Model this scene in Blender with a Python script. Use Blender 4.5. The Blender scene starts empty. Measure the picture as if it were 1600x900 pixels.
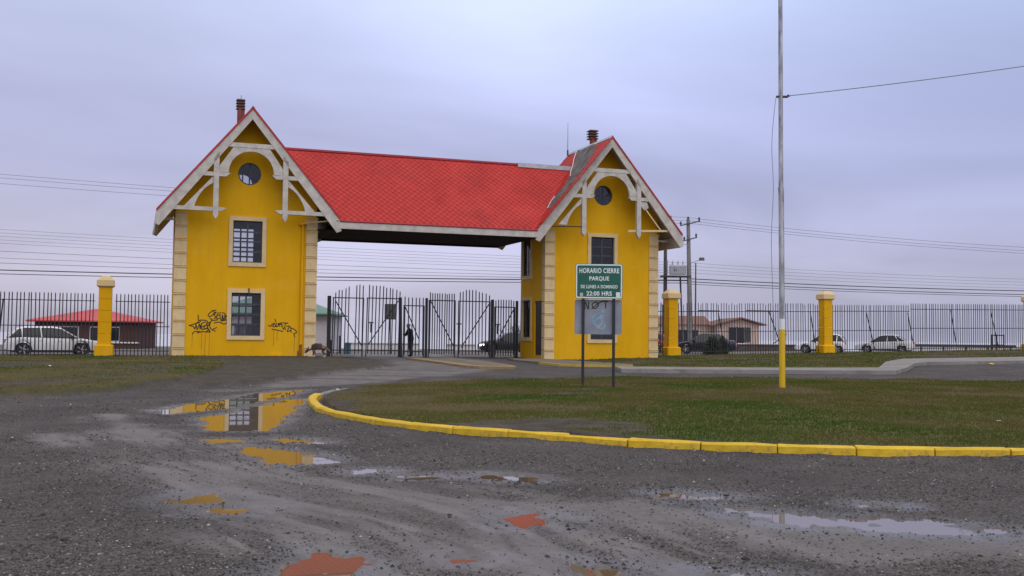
import bpy, bmesh, math, random
import numpy as np
from mathutils import Vector, Matrix
from mathutils.geometry import tessellate_polygon
R = math.radians
random.seed(7); RNG = np.random.default_rng(7)
SC = bpy.context.scene; COL = SC.collection
K = 0.9                     # everything is authored in drawing units; one unit = 0.9 m (applied at the very end)

# ------------------------------------------------------------------ camera
cam = bpy.data.cameras.new('camera'); camo = bpy.data.objects.new('camera', cam); COL.objects.link(camo)
cam.sensor_width = 36.0; cam.lens = 36.0 * 1652.82 / 1600.0
cam.clip_start = 0.1; cam.clip_end = 60000
PITCH, ROLL = 2.6867, 0.6342
camo.matrix_world = (Matrix.Translation((0, 0, 1.44 * K)) @ Matrix.Rotation(R(90 + PITCH), 4, 'X')
                     @ Matrix.Rotation(R(ROLL), 4, 'Z'))
SC.camera = camo

# ------------------------------------------------------------------ world: overcast evening sky
SUN_EL, SUN_AZ = 48.0, 205.0     # the soft light comes from behind the camera, slightly from the right
w = bpy.data.worlds.new('World'); SC.world = w; w.use_nodes = True
nt = w.node_tree; N = nt.nodes; Lk = nt.links; N.clear()
def nd(t, **k):
    n = N.new(t)
    for a, b in k.items(): setattr(n, a, b)
    return n
out = nd('ShaderNodeOutputWorld'); bg = nd('ShaderNodeBackground'); bg.inputs['Strength'].default_value = 0.1
sky = nd('ShaderNodeTexSky', sky_type='NISHITA'); sky.sun_disc = False
sky.sun_elevation = R(SUN_EL); sky.sun_rotation = R(155); sky.air_density = 1.0; sky.dust_density = 2.0
tc = nd('ShaderNodeTexCoord'); sep = nd('ShaderNodeSeparateXYZ'); Lk.new(tc.outputs['Generated'], sep.inputs[0])
def mth(op, a, b=None, c=None, clamp=False):
    m = nd('ShaderNodeMath', operation=op); m.use_clamp = clamp
    for i, s in enumerate((a, b, c)):
        if s is None: continue
        if isinstance(s, (int, float)): m.inputs[i].default_value = s
        else: Lk.new(s, m.inputs[i])
    return m.outputs[0]
zc = mth('MAXIMUM', sep.outputs['Z'], 0.0)
den = mth('ADD', zc, 0.16)
cx = mth('DIVIDE', sep.outputs['X'], den); cy = mth('DIVIDE', sep.outputs['Y'], den)
cmb = nd('ShaderNodeCombineXYZ'); Lk.new(cx, cmb.inputs[0]); Lk.new(cy, cmb.inputs[1])
mp = nd('ShaderNodeMapping'); Lk.new(cmb.outputs[0], mp.inputs[0]); mp.inputs['Location'].default_value = (2.1, 0.55, 0.0)
mp.inputs['Scale'].default_value = (0.5, 0.6, 1)
n1 = nd('ShaderNodeTexNoise'); n1.inputs['Scale'].default_value = 1.0; n1.inputs['Detail'].default_value = 6; n1.inputs['Roughness'].default_value = 0.48
n1.inputs['Distortion'].default_value = 0.5
Lk.new(mp.outputs[0], n1.inputs['Vector'])
# elevation gradient of the overcast layer: pale pinkish at the horizon, a greyer belt, bright above
ramp = nd('ShaderNodeValToRGB'); Lk.new(zc, ramp.inputs[0]); cr = ramp.color_ramp
stops = [(0.0, (.555, .545, .68)), (0.05, (.60, .58, .74)), (0.10, (.56, .565, .775)), (0.15, (.49, .515, .755)), (0.21, (.54, .58, .86)), (0.30, (.63, .71, 1.01)),
         (0.6, (.86, .87, .98)), (1.0, (1.06, 1.05, 1.08))]
while len(cr.elements) < len(stops): cr.elements.new(.5)
for e, (p, c) in zip(cr.elements, stops): e.position = p; e.color = (*c, 1)
cl = nd('ShaderNodeMapRange'); Lk.new(n1.outputs['Fac'], cl.inputs[0])
cl.inputs['From Min'].default_value = .35; cl.inputs['From Max'].default_value = .66
cl.inputs['To Min'].default_value = .81; cl.inputs['To Max'].default_value = 1.15
mul = nd('ShaderNodeVectorMath', operation='SCALE'); Lk.new(ramp.outputs[0], mul.inputs[0]); Lk.new(cl.outputs[0], mul.inputs['Scale'])
tint = nd('ShaderNodeMix', data_type='RGBA'); tf_ = nd('ShaderNodeMapRange'); Lk.new(sep.outputs['X'], tf_.inputs[0])
tf_.inputs['From Min'].default_value = -.5; tf_.inputs['From Max'].default_value = .5; Lk.new(tf_.outputs[0], tint.inputs['Factor'])
tint.inputs['A'].default_value = (1.03, 1.0, .97, 1); tint.inputs['B'].default_value = (.93, .965, 1.03, 1)
tmul = nd('ShaderNodeVectorMath', operation='MULTIPLY'); ax = mth('ABSOLUTE', mth('ADD', sep.outputs['X'], -.02)); bm_ = nd('ShaderNodeMapRange'); bm_.interpolation_type = 'SMOOTHSTEP'; Lk.new(ax, bm_.inputs[0])
bm_.inputs['From Max'].default_value = .42; bm_.inputs['To Min'].default_value = 1.12; bm_.inputs['To Max'].default_value = .90
bsc = nd('ShaderNodeVectorMath', operation='SCALE'); Lk.new(mul.outputs[0], bsc.inputs[0]); Lk.new(bm_.outputs[0], bsc.inputs['Scale'])
Lk.new(bsc.outputs[0], tmul.inputs[0]); Lk.new(tint.outputs['Result'], tmul.inputs[1])
sc10 = nd('ShaderNodeVectorMath', operation='SCALE'); Lk.new(tmul.outputs[0], sc10.inputs[0]); sc10.inputs['Scale'].default_value = 10.0
mixw = nd('ShaderNodeMix', data_type='RGBA'); mixw.inputs['Factor'].default_value = 0.96
Lk.new(sky.outputs[0], mixw.inputs['A']); Lk.new(sc10.outputs[0], mixw.inputs['B'])
Lk.new(mixw.outputs['Result'], bg.inputs['Color']); Lk.new(bg.outputs[0], out.inputs['Surface'])

sun = bpy.data.lights.new('sun', 'SUN'); sun.energy = 1.35; sun.angle = R(75); sun.color = (1, .95, .88)
so = bpy.data.objects.new('sun', sun); COL.objects.link(so)
sd = Vector((math.sin(R(25)) * math.cos(R(SUN_EL)), -math.cos(R(25)) * math.cos(R(SUN_EL)), math.sin(R(SUN_EL))))
so.rotation_euler = sd.to_track_quat('Z', 'Y').to_euler()
SC.view_settings.view_transform = 'Standard'; SC.view_settings.look = 'None'
SC.view_settings.exposure = 0.0; SC.view_settings.gamma = 1.0

# ------------------------------------------------------------------ materials
MATS = {}
def mat(name, c1, c2=None, scale=3.0, rough=.7, bump=0.0, bscale=None, metal=0.0, spec=.5, stretch=None, rand=0.0, detail=5, contrast=(.35, .65)):
    m = bpy.data.materials.new(name); m.use_nodes = True; t = m.node_tree; b = t.nodes['Principled BSDF']
    b.inputs['Roughness'].default_value = rough; b.inputs['Metallic'].default_value = metal
    b.inputs['Specular IOR Level'].default_value = spec
    MATS[name] = m
    tcn = t.nodes.new('ShaderNodeTexCoord'); vec = tcn.outputs['Object']
    if stretch:
        mpn = t.nodes.new('ShaderNodeMapping'); mpn.inputs['Scale'].default_value = stretch
        t.links.new(vec, mpn.inputs[0]); vec = mpn.outputs[0]
    col = None
    if c2 is None: b.inputs['Base Color'].default_value = (*c1, 1)
    else:
        nz = t.nodes.new('ShaderNodeTexNoise'); nz.inputs['Scale'].default_value = scale; nz.inputs['Detail'].default_value = detail
        nz.inputs['Roughness'].default_value = .62
        t.links.new(vec, nz.inputs['Vector'])
        rp = t.nodes.new('ShaderNodeValToRGB'); rp.color_ramp.elements[0].position = contrast[0]; rp.color_ramp.elements[1].position = contrast[1]
        rp.color_ramp.elements[0].color = (*c1, 1); rp.color_ramp.elements[1].color = (*c2, 1)
        t.links.new(nz.outputs['Fac'], rp.inputs[0]); col = rp.outputs[0]
        if rand:
            oi = t.nodes.new('ShaderNodeObjectInfo'); mr = t.nodes.new('ShaderNodeMapRange')
            mr.inputs['To Min'].default_value = 1 - rand; mr.inputs['To Max'].default_value = 1 + rand
            t.links.new(oi.outputs['Random'], mr.inputs[0])
            vm = t.nodes.new('ShaderNodeVectorMath'); vm.operation = 'SCALE'
            t.links.new(col, vm.inputs[0]); t.links.new(mr.outputs[0], vm.inputs['Scale']); col = vm.outputs[0]
        t.links.new(col, b.inputs['Base Color'])
    if bump:
        nb = t.nodes.new('ShaderNodeTexNoise'); nb.inputs['Scale'].default_value = bscale or scale * 4; nb.inputs['Detail'].default_value = 4
        t.links.new(vec, nb.inputs['Vector'])
        bp = t.nodes.new('ShaderNodeBump'); bp.inputs['Strength'].default_value = bump; bp.inputs['Distance'].default_value = .02
        t.links.new(nb.outputs['Fac'], bp.inputs['Height']); t.links.new(bp.outputs[0], b.inputs['Normal'])
    return m
def glass_mat(name, tint=(.88, .89, .90), refl=.9):
    m = bpy.data.materials.new(name); m.use_nodes = True; t = m.node_tree; t.nodes.clear()
    o = t.nodes.new('ShaderNodeOutputMaterial'); mx = t.nodes.new('ShaderNodeMixShader'); tr = t.nodes.new('ShaderNodeBsdfTransparent')
    gl = t.nodes.new('ShaderNodeBsdfGlossy'); fr = t.nodes.new('ShaderNodeFresnel'); fr.inputs[0].default_value = 1.5
    tr.inputs[0].default_value = (*tint, 1); gl.inputs['Roughness'].default_value = .03; gl.inputs[0].default_value = (refl, refl, refl, 1)
    t.links.new(fr.outputs[0], mx.inputs[0]); t.links.new(tr.outputs[0], mx.inputs[1]); t.links.new(gl.outputs[0], mx.inputs[2])
    t.links.new(mx.outputs[0], o.inputs[0]); MATS[name] = m; return m
M = dict(
 yellow=mat('yellow_render', (.705, .365, .005), (.765, .412, .008), 1.1, .8, .25, 14, stretch=(1, 1, .35), spec=.15),
 lining=mat('grey_plaster', (.16, .155, .15), (.22, .21, .2), 2, .9),
 cream=mat('cream_paint', (.65, .48, .245), (.72, .55, .30), 2.2, .75, .2, 20, rand=.05, spec=.2),
 wood=mat('weathered_grey_wood', (.43, .395, .345), (.57, .53, .465), 2.6, .85, .3, 12, stretch=(1, 1, 1), contrast=(.38, .62)),
 soffit=mat('beige_soffit_board', (.36, .31, .24), (.44, .38, .29), 3, .85, .2),
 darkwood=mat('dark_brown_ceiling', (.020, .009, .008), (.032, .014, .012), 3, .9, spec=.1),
 red=mat('red_shingle_paint', (.40, .027, .022), (.52, .042, .034), .7, .6, .25, 16, rand=.07, spec=.25),
 redtrim=mat('dark_red_trim', (.30, .02, .025), (.38, .03, .035), 2, .5),
 underlay=mat('torn_grey_underlay', (.045, .04, .038), (.19, .17, .15), 2.2, .9, .6, 9, contrast=(.3, .7)),
 flash=mat('zinc_flashing', (.36, .38, .41), (.48, .5, .53), 3, .5, metal=.2),
 brick=mat('dark_red_flue', (.16, .03, .025), (.22, .05, .035), 6, .7),
 flue=mat('brown_cowl', (.07, .025, .02), (.11, .04, .03), 6, .6),
 frame=mat('dark_window_frame', (.035, .035, .038), (.05, .05, .052), 4, .5),
 door=mat('dark_brown_door', (.035, .028, .026), (.05, .04, .036), 4, .55),
 glass=glass_mat('window_glass'),
 black=mat('black_iron', (.012, .012, .014), (.022, .021, .023), 8, .5, rand=.2),
 rust=mat('rusty_black_iron', (.022, .018, .018), (.05, .035, .03), 8, .6, rand=.2),
 kerb=mat('yellow_kerb_paint', (.45, .30, .018), (.68, .44, .032), 3.4, .7, .6, 18, rand=.07, contrast=(.26, .5), spec=.2),
 kerbworn=mat('worn_grey_kerb', (.16, .15, .13), (.26, .25, .21), 4, .8, .4, 18, rand=.1),
 tankerb=mat('tan_painted_concrete', (.20, .145, .065), (.30, .22, .10), 2, .8, .3),
 concrete=mat('pale_concrete', (.21, .19, .175), (.28, .26, .24), 1.2, .85, .3, 20, spec=.2),
 ygreen=mat('dull_yellow_line', (.42, .30, .04), (.5, .37, .06), 5, .8),
 galv=mat('galvanised_pole', (.22, .22, .23), (.52, .52, .53), 2.5, .45, .1, stretch=(3, 3, .6), metal=.35, contrast=(.4, .6)),
 poleyellow=mat('yellow_pole_paint', (.66, .40, .006), (.74, .47, .012), 3, .5),
 signgreen=mat('sign_green', (.004, .095, .062), (.006, .11, .07), 2, .45),
 signwhite=mat('sign_white', (.72, .74, .74), (.8, .82, .82), 6, .5),
 signgrey=mat('grey_sign_back', (.21, .235, .29), (.29, .31, .35), 3, .5, metal=.2),
 blue=mat('faded_blue_smear', (.16, .33, .47), (.30, .42, .50), 6, .6),
 spray=mat('black_spray', (.022, .018, .008), (.06, .045, .015), 6, .7),
 spray2=mat('thin_brown_spray', (.14, .085, .012), (.2, .12, .012), 6, .7),
 utility=mat('grey_concrete_pole', (.17, .165, .16), (.25, .24, .235), 3, .85),
 tarwood=mat('dark_timber_pole', (.06, .052, .048), (.1, .088, .08), 3, .85),
 trafo=mat('light_grey_transformer', (.40, .41, .43), (.47, .48, .5), 3, .6),
 wire=mat('black_cable', (.03, .03, .034), None, rough=.6),
 wiref=mat('grey_wire', (.17, .17, .20), None, rough=.6),
 tyre=mat('tyre_rubber', (.015, .015, .016), (.025, .025, .025), 8, .8),
 rim=mat('alloy_rim', (.45, .46, .48), (.55, .56, .58), 8, .35, metal=.6),
 carglass=mat('car_window_glass', (.02, .023, .03), None, rough=.06, spec=.4),
 white=mat('white_car_paint', (.80, .80, .81), (.84, .84, .85), 1, .28),
 silver=mat('pearl_white_car_paint', (.62, .61, .60), (.68, .67, .66), 1, .3),
 navy=mat('black_blue_car_paint', (.010, .013, .024), (.014, .018, .03), 1, .22),
 suv=mat('dark_car_paint', (.012, .014, .018), (.018, .02, .026), 1, .25),
 carred=mat('red_car_paint', (.30, .02, .02), (.35, .03, .03), 1, .3),
 cargreen=mat('dark_green_car_paint', (.014, .022, .02), (.02, .03, .028), 1, .3),
 trim=mat('black_plastic_trim', (.02, .02, .021), (.03, .03, .031), 4, .6),
 redlamp=mat('red_lamp_glass', (.42, .01, .015), (.5, .015, .02), 8, .25),
 plate=mat('lamp_clear', (.6, .62, .65), None, rough=.15),
 brownwall=mat('dark_brown_boards', (.065, .026, .022), (.10, .04, .034), 2, .8, stretch=(8, 8, .3)),
 kioskred=mat('red_metal_roof', (.50, .055, .06), (.58, .08, .08), 1.2, .55),
 whitewall=mat('white_wall', (.56, .53, .55), (.64, .61, .62), 1.5, .85),
 greenroof=mat('green_metal_roof', (.13, .23, .18), (.15, .27, .21), 2, .6),
 pinkwall=mat('pink_render', (.47, .335, .265), (.55, .40, .325), 1.5, .85),
 tileroof=mat('old_brown_roof', (.17, .085, .06), (.25, .13, .095), 2, .85),
 tan=mat('tan_slab', (.36, .29, .21), (.45, .37, .27), 2, .85),
 darkbase=mat('dark_asphalt_kerb', (.035, .034, .036), (.06, .058, .06), 2, .9),
 brownfence=mat('dull_brown_wall', (.075, .055, .048), (.12, .09, .075), 2, .9),
 teal=mat('teal_bin', (.06, .13, .17), (.08, .16, .2), 2, .6),
 greysign=mat('dull_grey_board', (.085, .09, .092), (.12, .125, .125), 3, .7),
 jeans=mat('dark_navy_trousers', (.016, .02, .034), (.03, .036, .055), 8, .9),
 cloth=mat('black_clothing', (.010, .010, .013), (.018, .018, .022), 6, .9),
 skin=mat('skin', (.30, .17, .12), (.36, .21, .15), 6, .6),
 hair=mat('grey_hair', (.42, .41, .41), (.5, .49, .49), 14, .8),
 litter=mat('white_litter', (.62, .6, .58), (.75, .73, .7), 9, .7),
 bark=mat('twig_bark', (.07, .055, .05), (.11, .085, .075), 6, .9),
 leaf=mat('dark_leaf', (.014, .024, .012), (.034, .05, .024), 3, .7, rand=.2),
)
def emit(name, c, s):
    m = bpy.data.materials.new(name); m.use_nodes = True; b = m.node_tree.nodes['Principled BSDF']
    b.inputs['Base Color'].default_value = (.8, .8, .8, 1); b.inputs['Emission Color'].default_value = (*c, 1); b.inputs['Emission Strength'].default_value = s
    return m
def weather(m, colr, scale, stretch, lo, hi, amt):
    t = m.node_tree; b = t.nodes['Principled BSDF']; src = b.inputs['Base Color'].links[0].from_socket
    tcn = t.nodes.new('ShaderNodeTexCoord'); mp_ = t.nodes.new('ShaderNodeMapping'); mp_.inputs['Scale'].default_value = stretch
    t.links.new(tcn.outputs['Object'], mp_.inputs[0]); nz = t.nodes.new('ShaderNodeTexNoise'); nz.inputs['Scale'].default_value = scale; nz.inputs['Detail'].default_value = 6; nz.inputs['Roughness'].default_value = .65
    t.links.new(mp_.outputs[0], nz.inputs['Vector']); mr = t.nodes.new('ShaderNodeMapRange'); mr.inputs['From Min'].default_value = lo; mr.inputs['From Max'].default_value = hi; mr.inputs['To Max'].default_value = amt
    t.links.new(nz.outputs['Fac'], mr.inputs[0]); mx = t.nodes.new('ShaderNodeMix'); mx.data_type = 'RGBA'
    t.links.new(mr.outputs[0], mx.inputs['Factor']); t.links.new(src, mx.inputs['A']); mx.inputs['B'].default_value = (*colr, 1); t.links.new(mx.outputs['Result'], b.inputs['Base Color'])
weather(M['yellow'], (.48, .25, .03), 1.6, (3.0, 3.0, .22), .54, .74, .24)
weather(M['yellow'], (.80, .49, .07), .7, (1, 1, 1), .52, .72, .3)
weather(M['yellow'], (.36, .24, .08), 5.0, (1, 1, .5), .66, .76, .35)
weather(M['cream'], (.36, .29, .17), 3.0, (1.5, 1.5, .5), .54, .75, .5)
weather(M['kerb'], (.20, .17, .12), 9.0, (1, 1, 1), .60, .68, .8)
weather(M['kerb'], (.30, .22, .06), 2.2, (1, 1, 1), .50, .70, .55)
weather(M['red'], (.30, .035, .03), .5, (1, 1, 1), .48, .72, .5)
weather(M['white'], (.45, .43, .40), 1.2, (1, 1, 3), .55, .8, .35)
weather(M['concrete'], (.12, .11, .10), 1.8, (1, 1, 1), .52, .7, .6)
M['headlamp'] = emit('lit_headlamp', (1, .95, .86), 2.5)

# ------------------------------------------------------------------ mesh helpers
class MB:
    def __init__(s): s.v = []; s.f = []
    def add(s, vs, fs):
        o = len(s.v); s.v += [tuple(p) for p in vs]; s.f += [tuple(i + o for i in f) for f in fs]; return s
    def box(s, x0, x1, y0, y1, z0, z1):
        return s.add([(x0, y0, z0), (x1, y0, z0), (x1, y1, z0), (x0, y1, z0), (x0, y0, z1), (x1, y0, z1), (x1, y1, z1), (x0, y1, z1)],
                     [(0, 3, 2, 1), (4, 5, 6, 7), (0, 1, 5, 4), (1, 2, 6, 5), (2, 3, 7, 6), (3, 0, 4, 7)])
    def cbox(s, x0, x1, y0, y1, z0, z1, c=.02):      # box with chamfered vertical + top edges
        q = [(x0 + c, y0), (x1 - c, y0), (x1, y0 + c), (x1, y1 - c), (x1 - c, y1), (x0 + c, y1), (x0, y1 - c), (x0, y0 + c)]
        cxm, cym = (x0 + x1) / 2, (y0 + y1) / 2
        def ins(p): return (p[0] - math.copysign(c, p[0] - cxm), p[1] - math.copysign(c, p[1] - cym))
        vs = [(*p, z0) for p in q] + [(*p, z1 - c) for p in q] + [(*ins(p), z1) for p in q]
        fs = [tuple(range(7, -1, -1)), tuple(range(16, 24))]
        for i in range(8):
            j = (i + 1) % 8; fs += [(i, j, 8 + j, 8 + i), (8 + i, 8 + j, 16 + j, 16 + i)]
        return s.add(vs, fs)
    def prism(s, poly, y0, y1, holes=()):           # polygon in (x,z) pushed from y0 to y1, with holes
        loops = [list(poly)] + [list(h) for h in holes]
        tris = tessellate_polygon([[Vector((p[0], p[1], 0)) for p in l] for l in loops])
        flat = [p for l in loops for p in l]; n = len(flat)
        vs = [(p[0], y0, p[1]) for p in flat] + [(p[0], y1, p[1]) for p in flat]
        fs = []
        for t in tris:
            a, b, c = (flat[i] for i in t)
            ar = (b[0] - a[0]) * (c[1] - a[1]) - (b[1] - a[1]) * (c[0] - a[0])
            t = tuple(t) if ar > 0 else tuple(reversed(t))
            fs += [t, tuple(i + n for i in reversed(t))]
        o = 0
        for k, l in enumerate(loops):
            ar = sum(l[i][0] * l[(i + 1) % len(l)][1] - l[(i + 1) % len(l)][0] * l[i][1] for i in range(len(l)))
            ccw = ar > 0
            for i in range(len(l)):
                a, b = o + i, o + (i + 1) % len(l)
                if ccw == (k == 0): fs.append((b, a, a + n, b + n))
                else: fs.append((a, b, b + n, a + n))
            o += len(l)
        return s.add(vs, fs)
    def tube(s, pts, r, n=6, r2=None, cap=True):
        pts = [Vector(p) for p in pts]; m = len(pts); vs = []; fs = []
        for i, p in enumerate(pts):
            d = (pts[min(i + 1, m - 1)] - pts[max(i - 1, 0)]).normalized()
            a = d.orthogonal().normalized() if abs(d.z) < .95 else Vector((1, 0, 0))
            a = (Vector((0, 0, 1)).cross(d)).normalized() if abs(d.z) < .95 else Vector((1, 0, 0)) - d * d.x
            a.normalize(); b = d.cross(a)
            rr = r if r2 is None else r + (r2 - r) * i / max(1, m - 1)
            if isinstance(r, (list, tuple)): rr = r[i]
            for k in range(n):
                t = 2 * math.pi * k / n; vs.append(p + a * (math.cos(t) * rr) + b * (math.sin(t) * rr))
        for i in range(m - 1):
            for k in range(n):
                j = (k + 1) % n; fs.append((i * n + k, i * n + j, (i + 1) * n + j, (i + 1) * n + k))
        if cap: fs += [tuple(range(n - 1, -1, -1)), tuple(range((m - 1) * n, m * n))]
        return s.add(vs, fs)
    def bar(s, p, q, wd, dp):                          # flat bar from p to q, wd across, dp deep (y)
        p, q = Vector(p), Vector(q); d = (q - p).normalized(); up = Vector((0, 1, 0))
        sd_ = d.cross(up).normalized() * wd / 2; y = up * dp / 2
        vs = [p - sd_ - y, p + sd_ - y, p + sd_ + y, p - sd_ + y, q - sd_ - y, q + sd_ - y, q + sd_ + y, q - sd_ + y]
        return s.add(vs, [(0, 3, 2, 1), (4, 5, 6, 7), (0, 1, 5, 4), (1, 2, 6, 5), (2, 3, 7, 6), (3, 0, 4, 7)])
    def mesh(s, name, m, smooth=False):
        me = bpy.data.meshes.new(name); me.from_pydata(s.v, [], s.f); me.validate()
        for x in (m if isinstance(m, (list, tuple)) else [m]): me.materials.append(x)
        bm = bmesh.new(); bm.from_mesh(me); bmesh.ops.recalc_face_normals(bm, faces=bm.faces[:]); bm.to_mesh(me); bm.free()
        if smooth:
            me.polygons.foreach_set('use_smooth', [True] * len(me.polygons))
            try: me.set_sharp_from_angle(angle=R(38))
            except Exception: pass
        return me
    def build(s, name, m, parent=None, smooth=False, loc=None):
        return link(name, s.mesh(name, m, smooth), parent, loc)
def link(name, me, parent=None, loc=None, rz=0):
    o = bpy.data.objects.new(name, me); COL.objects.link(o)
    if parent: o.parent = parent
    if loc: o.location = loc
    if rz: o.rotation_euler = (0, 0, rz)
    return o
def tag(o, label=None, cat=None, group=None, kind=None):
    if label: o['label'] = label
    if cat: o['category'] = cat
    if group: o['group'] = group
    if kind: o['kind'] = kind
    return o
def empty(name, loc=(0, 0, 0), rz=0, label=None, cat=None, group=None):
    o = bpy.data.objects.new(name, None); COL.objects.link(o); o.location = loc; o.rotation_euler = (0, 0, rz); o.empty_display_size = .3
    return tag(o, label, cat, group)
def np_mesh(name, V, F, m, smooth=False):
    me = bpy.data.meshes.new(name); V = np.asarray(V, np.float32); F = np.asarray(F, np.int32); n, k = F.shape
    me.vertices.add(len(V)); me.vertices.foreach_set('co', V.ravel())
    me.loops.add(n * k); me.loops.foreach_set('vertex_index', F.ravel())
    me.polygons.add(n); me.polygons.foreach_set('loop_start', np.arange(0, n * k, k, dtype=np.int32))
    me.polygons.foreach_set('use_smooth', np.full(n, smooth))
    me.materials.append(m); me.update(calc_edges=True); return me
def copy_tree(o, parent=None):
    c = o.copy(); COL.objects.link(c)
    if parent: c.parent = parent
    for ch in list(o.children): copy_tree(ch, c)
    return c

# ------------------------------------------------------------------ the lie of the land
BX, BY, PSI = -14.0327, 55.8638, 19.56; CS, SN = math.cos(R(PSI)), math.sin(R(PSI))
def W2B(x, y): a, b = x - BX, y - BY; return a * CS + b * SN, -a * SN + b * CS
def B2W(u, v): return BX + u * CS - v * SN, BY + u * SN + v * CS
def smn(t): t = np.clip(t, 0, 1); return t * t * (3 - 2 * t)
def gbase(x, y):
    x = np.asarray(x, float); y = np.asarray(y, float); u, v = W2B(x, y)
    z = .2 * smn((y - 26) / 26) + .0195 * np.clip(u - 20, 0, 70) * smn((y - 34) / 26) * (1 - .5 * smn((v - 4.5) / 9))
    return z * (1 - .75 * smn((y - 96) / 18))
def _h(i, j, s): 
    n = (i.astype(np.int64) * 374761393 + j.astype(np.int64) * 668265263 + s * 974634777) & 0xffffffff
    n = ((n ^ (n >> 13)) * 1274126177) & 0xffffffff
    return ((n ^ (n >> 16)) & 0xffff) / 65535.0
def vnoise(x, y, s=0):
    i = np.floor(x); j = np.floor(y); a = x - i; b = y - j; a = a * a * (3 - 2 * a); b = b * b * (3 - 2 * b)
    return (_h(i, j, s) * (1 - a) + _h(i + 1, j, s) * a) * (1 - b) + (_h(i, j + 1, s) * (1 - a) + _h(i + 1, j + 1, s) * a) * b
def fbm(x, y, s=0, o=4, g=.5):
    t = 0; A = 1; n = 0
    for k in range(o): t = t + A * vnoise(x * 2 ** k, y * 2 ** k, s + k); n += A; A *= g
    return t / n
def sdf(poly, x, y):                                 # signed distance, negative inside
    P = np.asarray(poly, float); d = np.full(np.shape(x), 1e9); ins = np.zeros(np.shape(x), bool)
    for i in range(len(P)):
        a, b = P[i], P[(i + 1) % len(P)]; e = b - a; wx, wy = x - a[0], y - a[1]
        t = np.clip((wx * e[0] + wy * e[1]) / max(1e-9, e @ e), 0, 1)
        d = np.minimum(d, (wx - e[0] * t) ** 2 + (wy - e[1] * t) ** 2)
        c = ((a[1] > y) != (b[1] > y)); xx = (b[0] - a[0]) * (y - a[1]) / (b[1] - a[1] + 1e-12) + a[0]
        ins ^= c & (x < xx)
    return np.where(ins, -1, 1) * np.sqrt(d)
def spline(P, n=10, closed=True):
    P = [Vector((*p, 0)) if len(p) == 2 else Vector(p) for p in P]; o = []; m = len(P)
    for i in range(m if closed else m - 1):
        a, b, c, d = (P[(i + k) % m] if closed else P[min(max(i + k, 0), m - 1)] for k in (-1, 0, 1, 2))
        for k in range(n):
            t = k / n; o.append(.5 * ((2 * b) + (c - a) * t + (2 * a - 5 * b + 4 * c - d) * t * t + (3 * b - 3 * c + d - a) * t ** 3))
    if not closed: o.append(P[-1])
    return o
ISLAND = [(-4.40, 24.3), (-4.27, 22.9), (-3.98, 21.5), (-3.55, 19.9), (-3.15, 18.8), (-2.76, 18.12), (-2.26, 17.32), (-1.22, 16.08), (.2, 15.09), (1.72, 14.1), (3.53, 13.57), (5.42, 13.38), (7.6, 13.6),
          (10.4, 14.5), (13.6, 16.4), (16.6, 19.8), (18.6, 24), (19.6, 29), (19.2, 33.2), (17.1, 35.4), (13.6, 36), (10.8, 35.9), (7.4, 36), (4.3, 35.4), (1.4, 34.4), (-1.35, 32.9), (-2.6, 31.4), (-3.6, 29.6), (-4.25, 26.9)]
ISL = [(p.x, p.y) for p in spline(ISLAND, 6)]
VERGE_L = [(-40, 20.5), (-18, 21.5), (-11.14, 23.0), (-10.05, 23.9), (-9.6, 26.6), (-9.2, 28.6), (-10.2, 36), (-11.6, 44), (-13.6, 50), (-16.5, 55), (-19, 60), (-60, 46)]
APRON = [(-9.4, 28.6), (-8.04, 28.3), (-6.8, 34.6), (-5.8, 40), (-5.3, 43.9), (-5.7, 46.5), (-7.3, 50.5), (-9.0, 56), (-9.6, 58.2), (-14, 57.4), (-18, 56), (-17.5, 53.5), (-13.6, 50), (-11.6, 44), (-10.2, 36)]
VERGE_R = [(3.2, 56.3), (4.9, 48.6), (5.6, 44.0), (10, 44.4), (15.6, 45.1), (18.2, 51.6), (20.4, 55.4), (27.5, 57.2), (60, 68), (66, 86), (44, 82), (20, 73), (8, 68.5)]
WALK_R = [(4.3, 41.3), (15.3, 42.2), (16.6, 44.6), (18.9, 49.6), (20.0, 51.0), (25.3, 52.2), (60, 63.6), (60, 67.9), (27.5, 57.1), (20.4, 55.3), (18.2, 51.5), (15.6, 45.0), (10, 44.3), (4.3, 43.7)]
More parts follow.
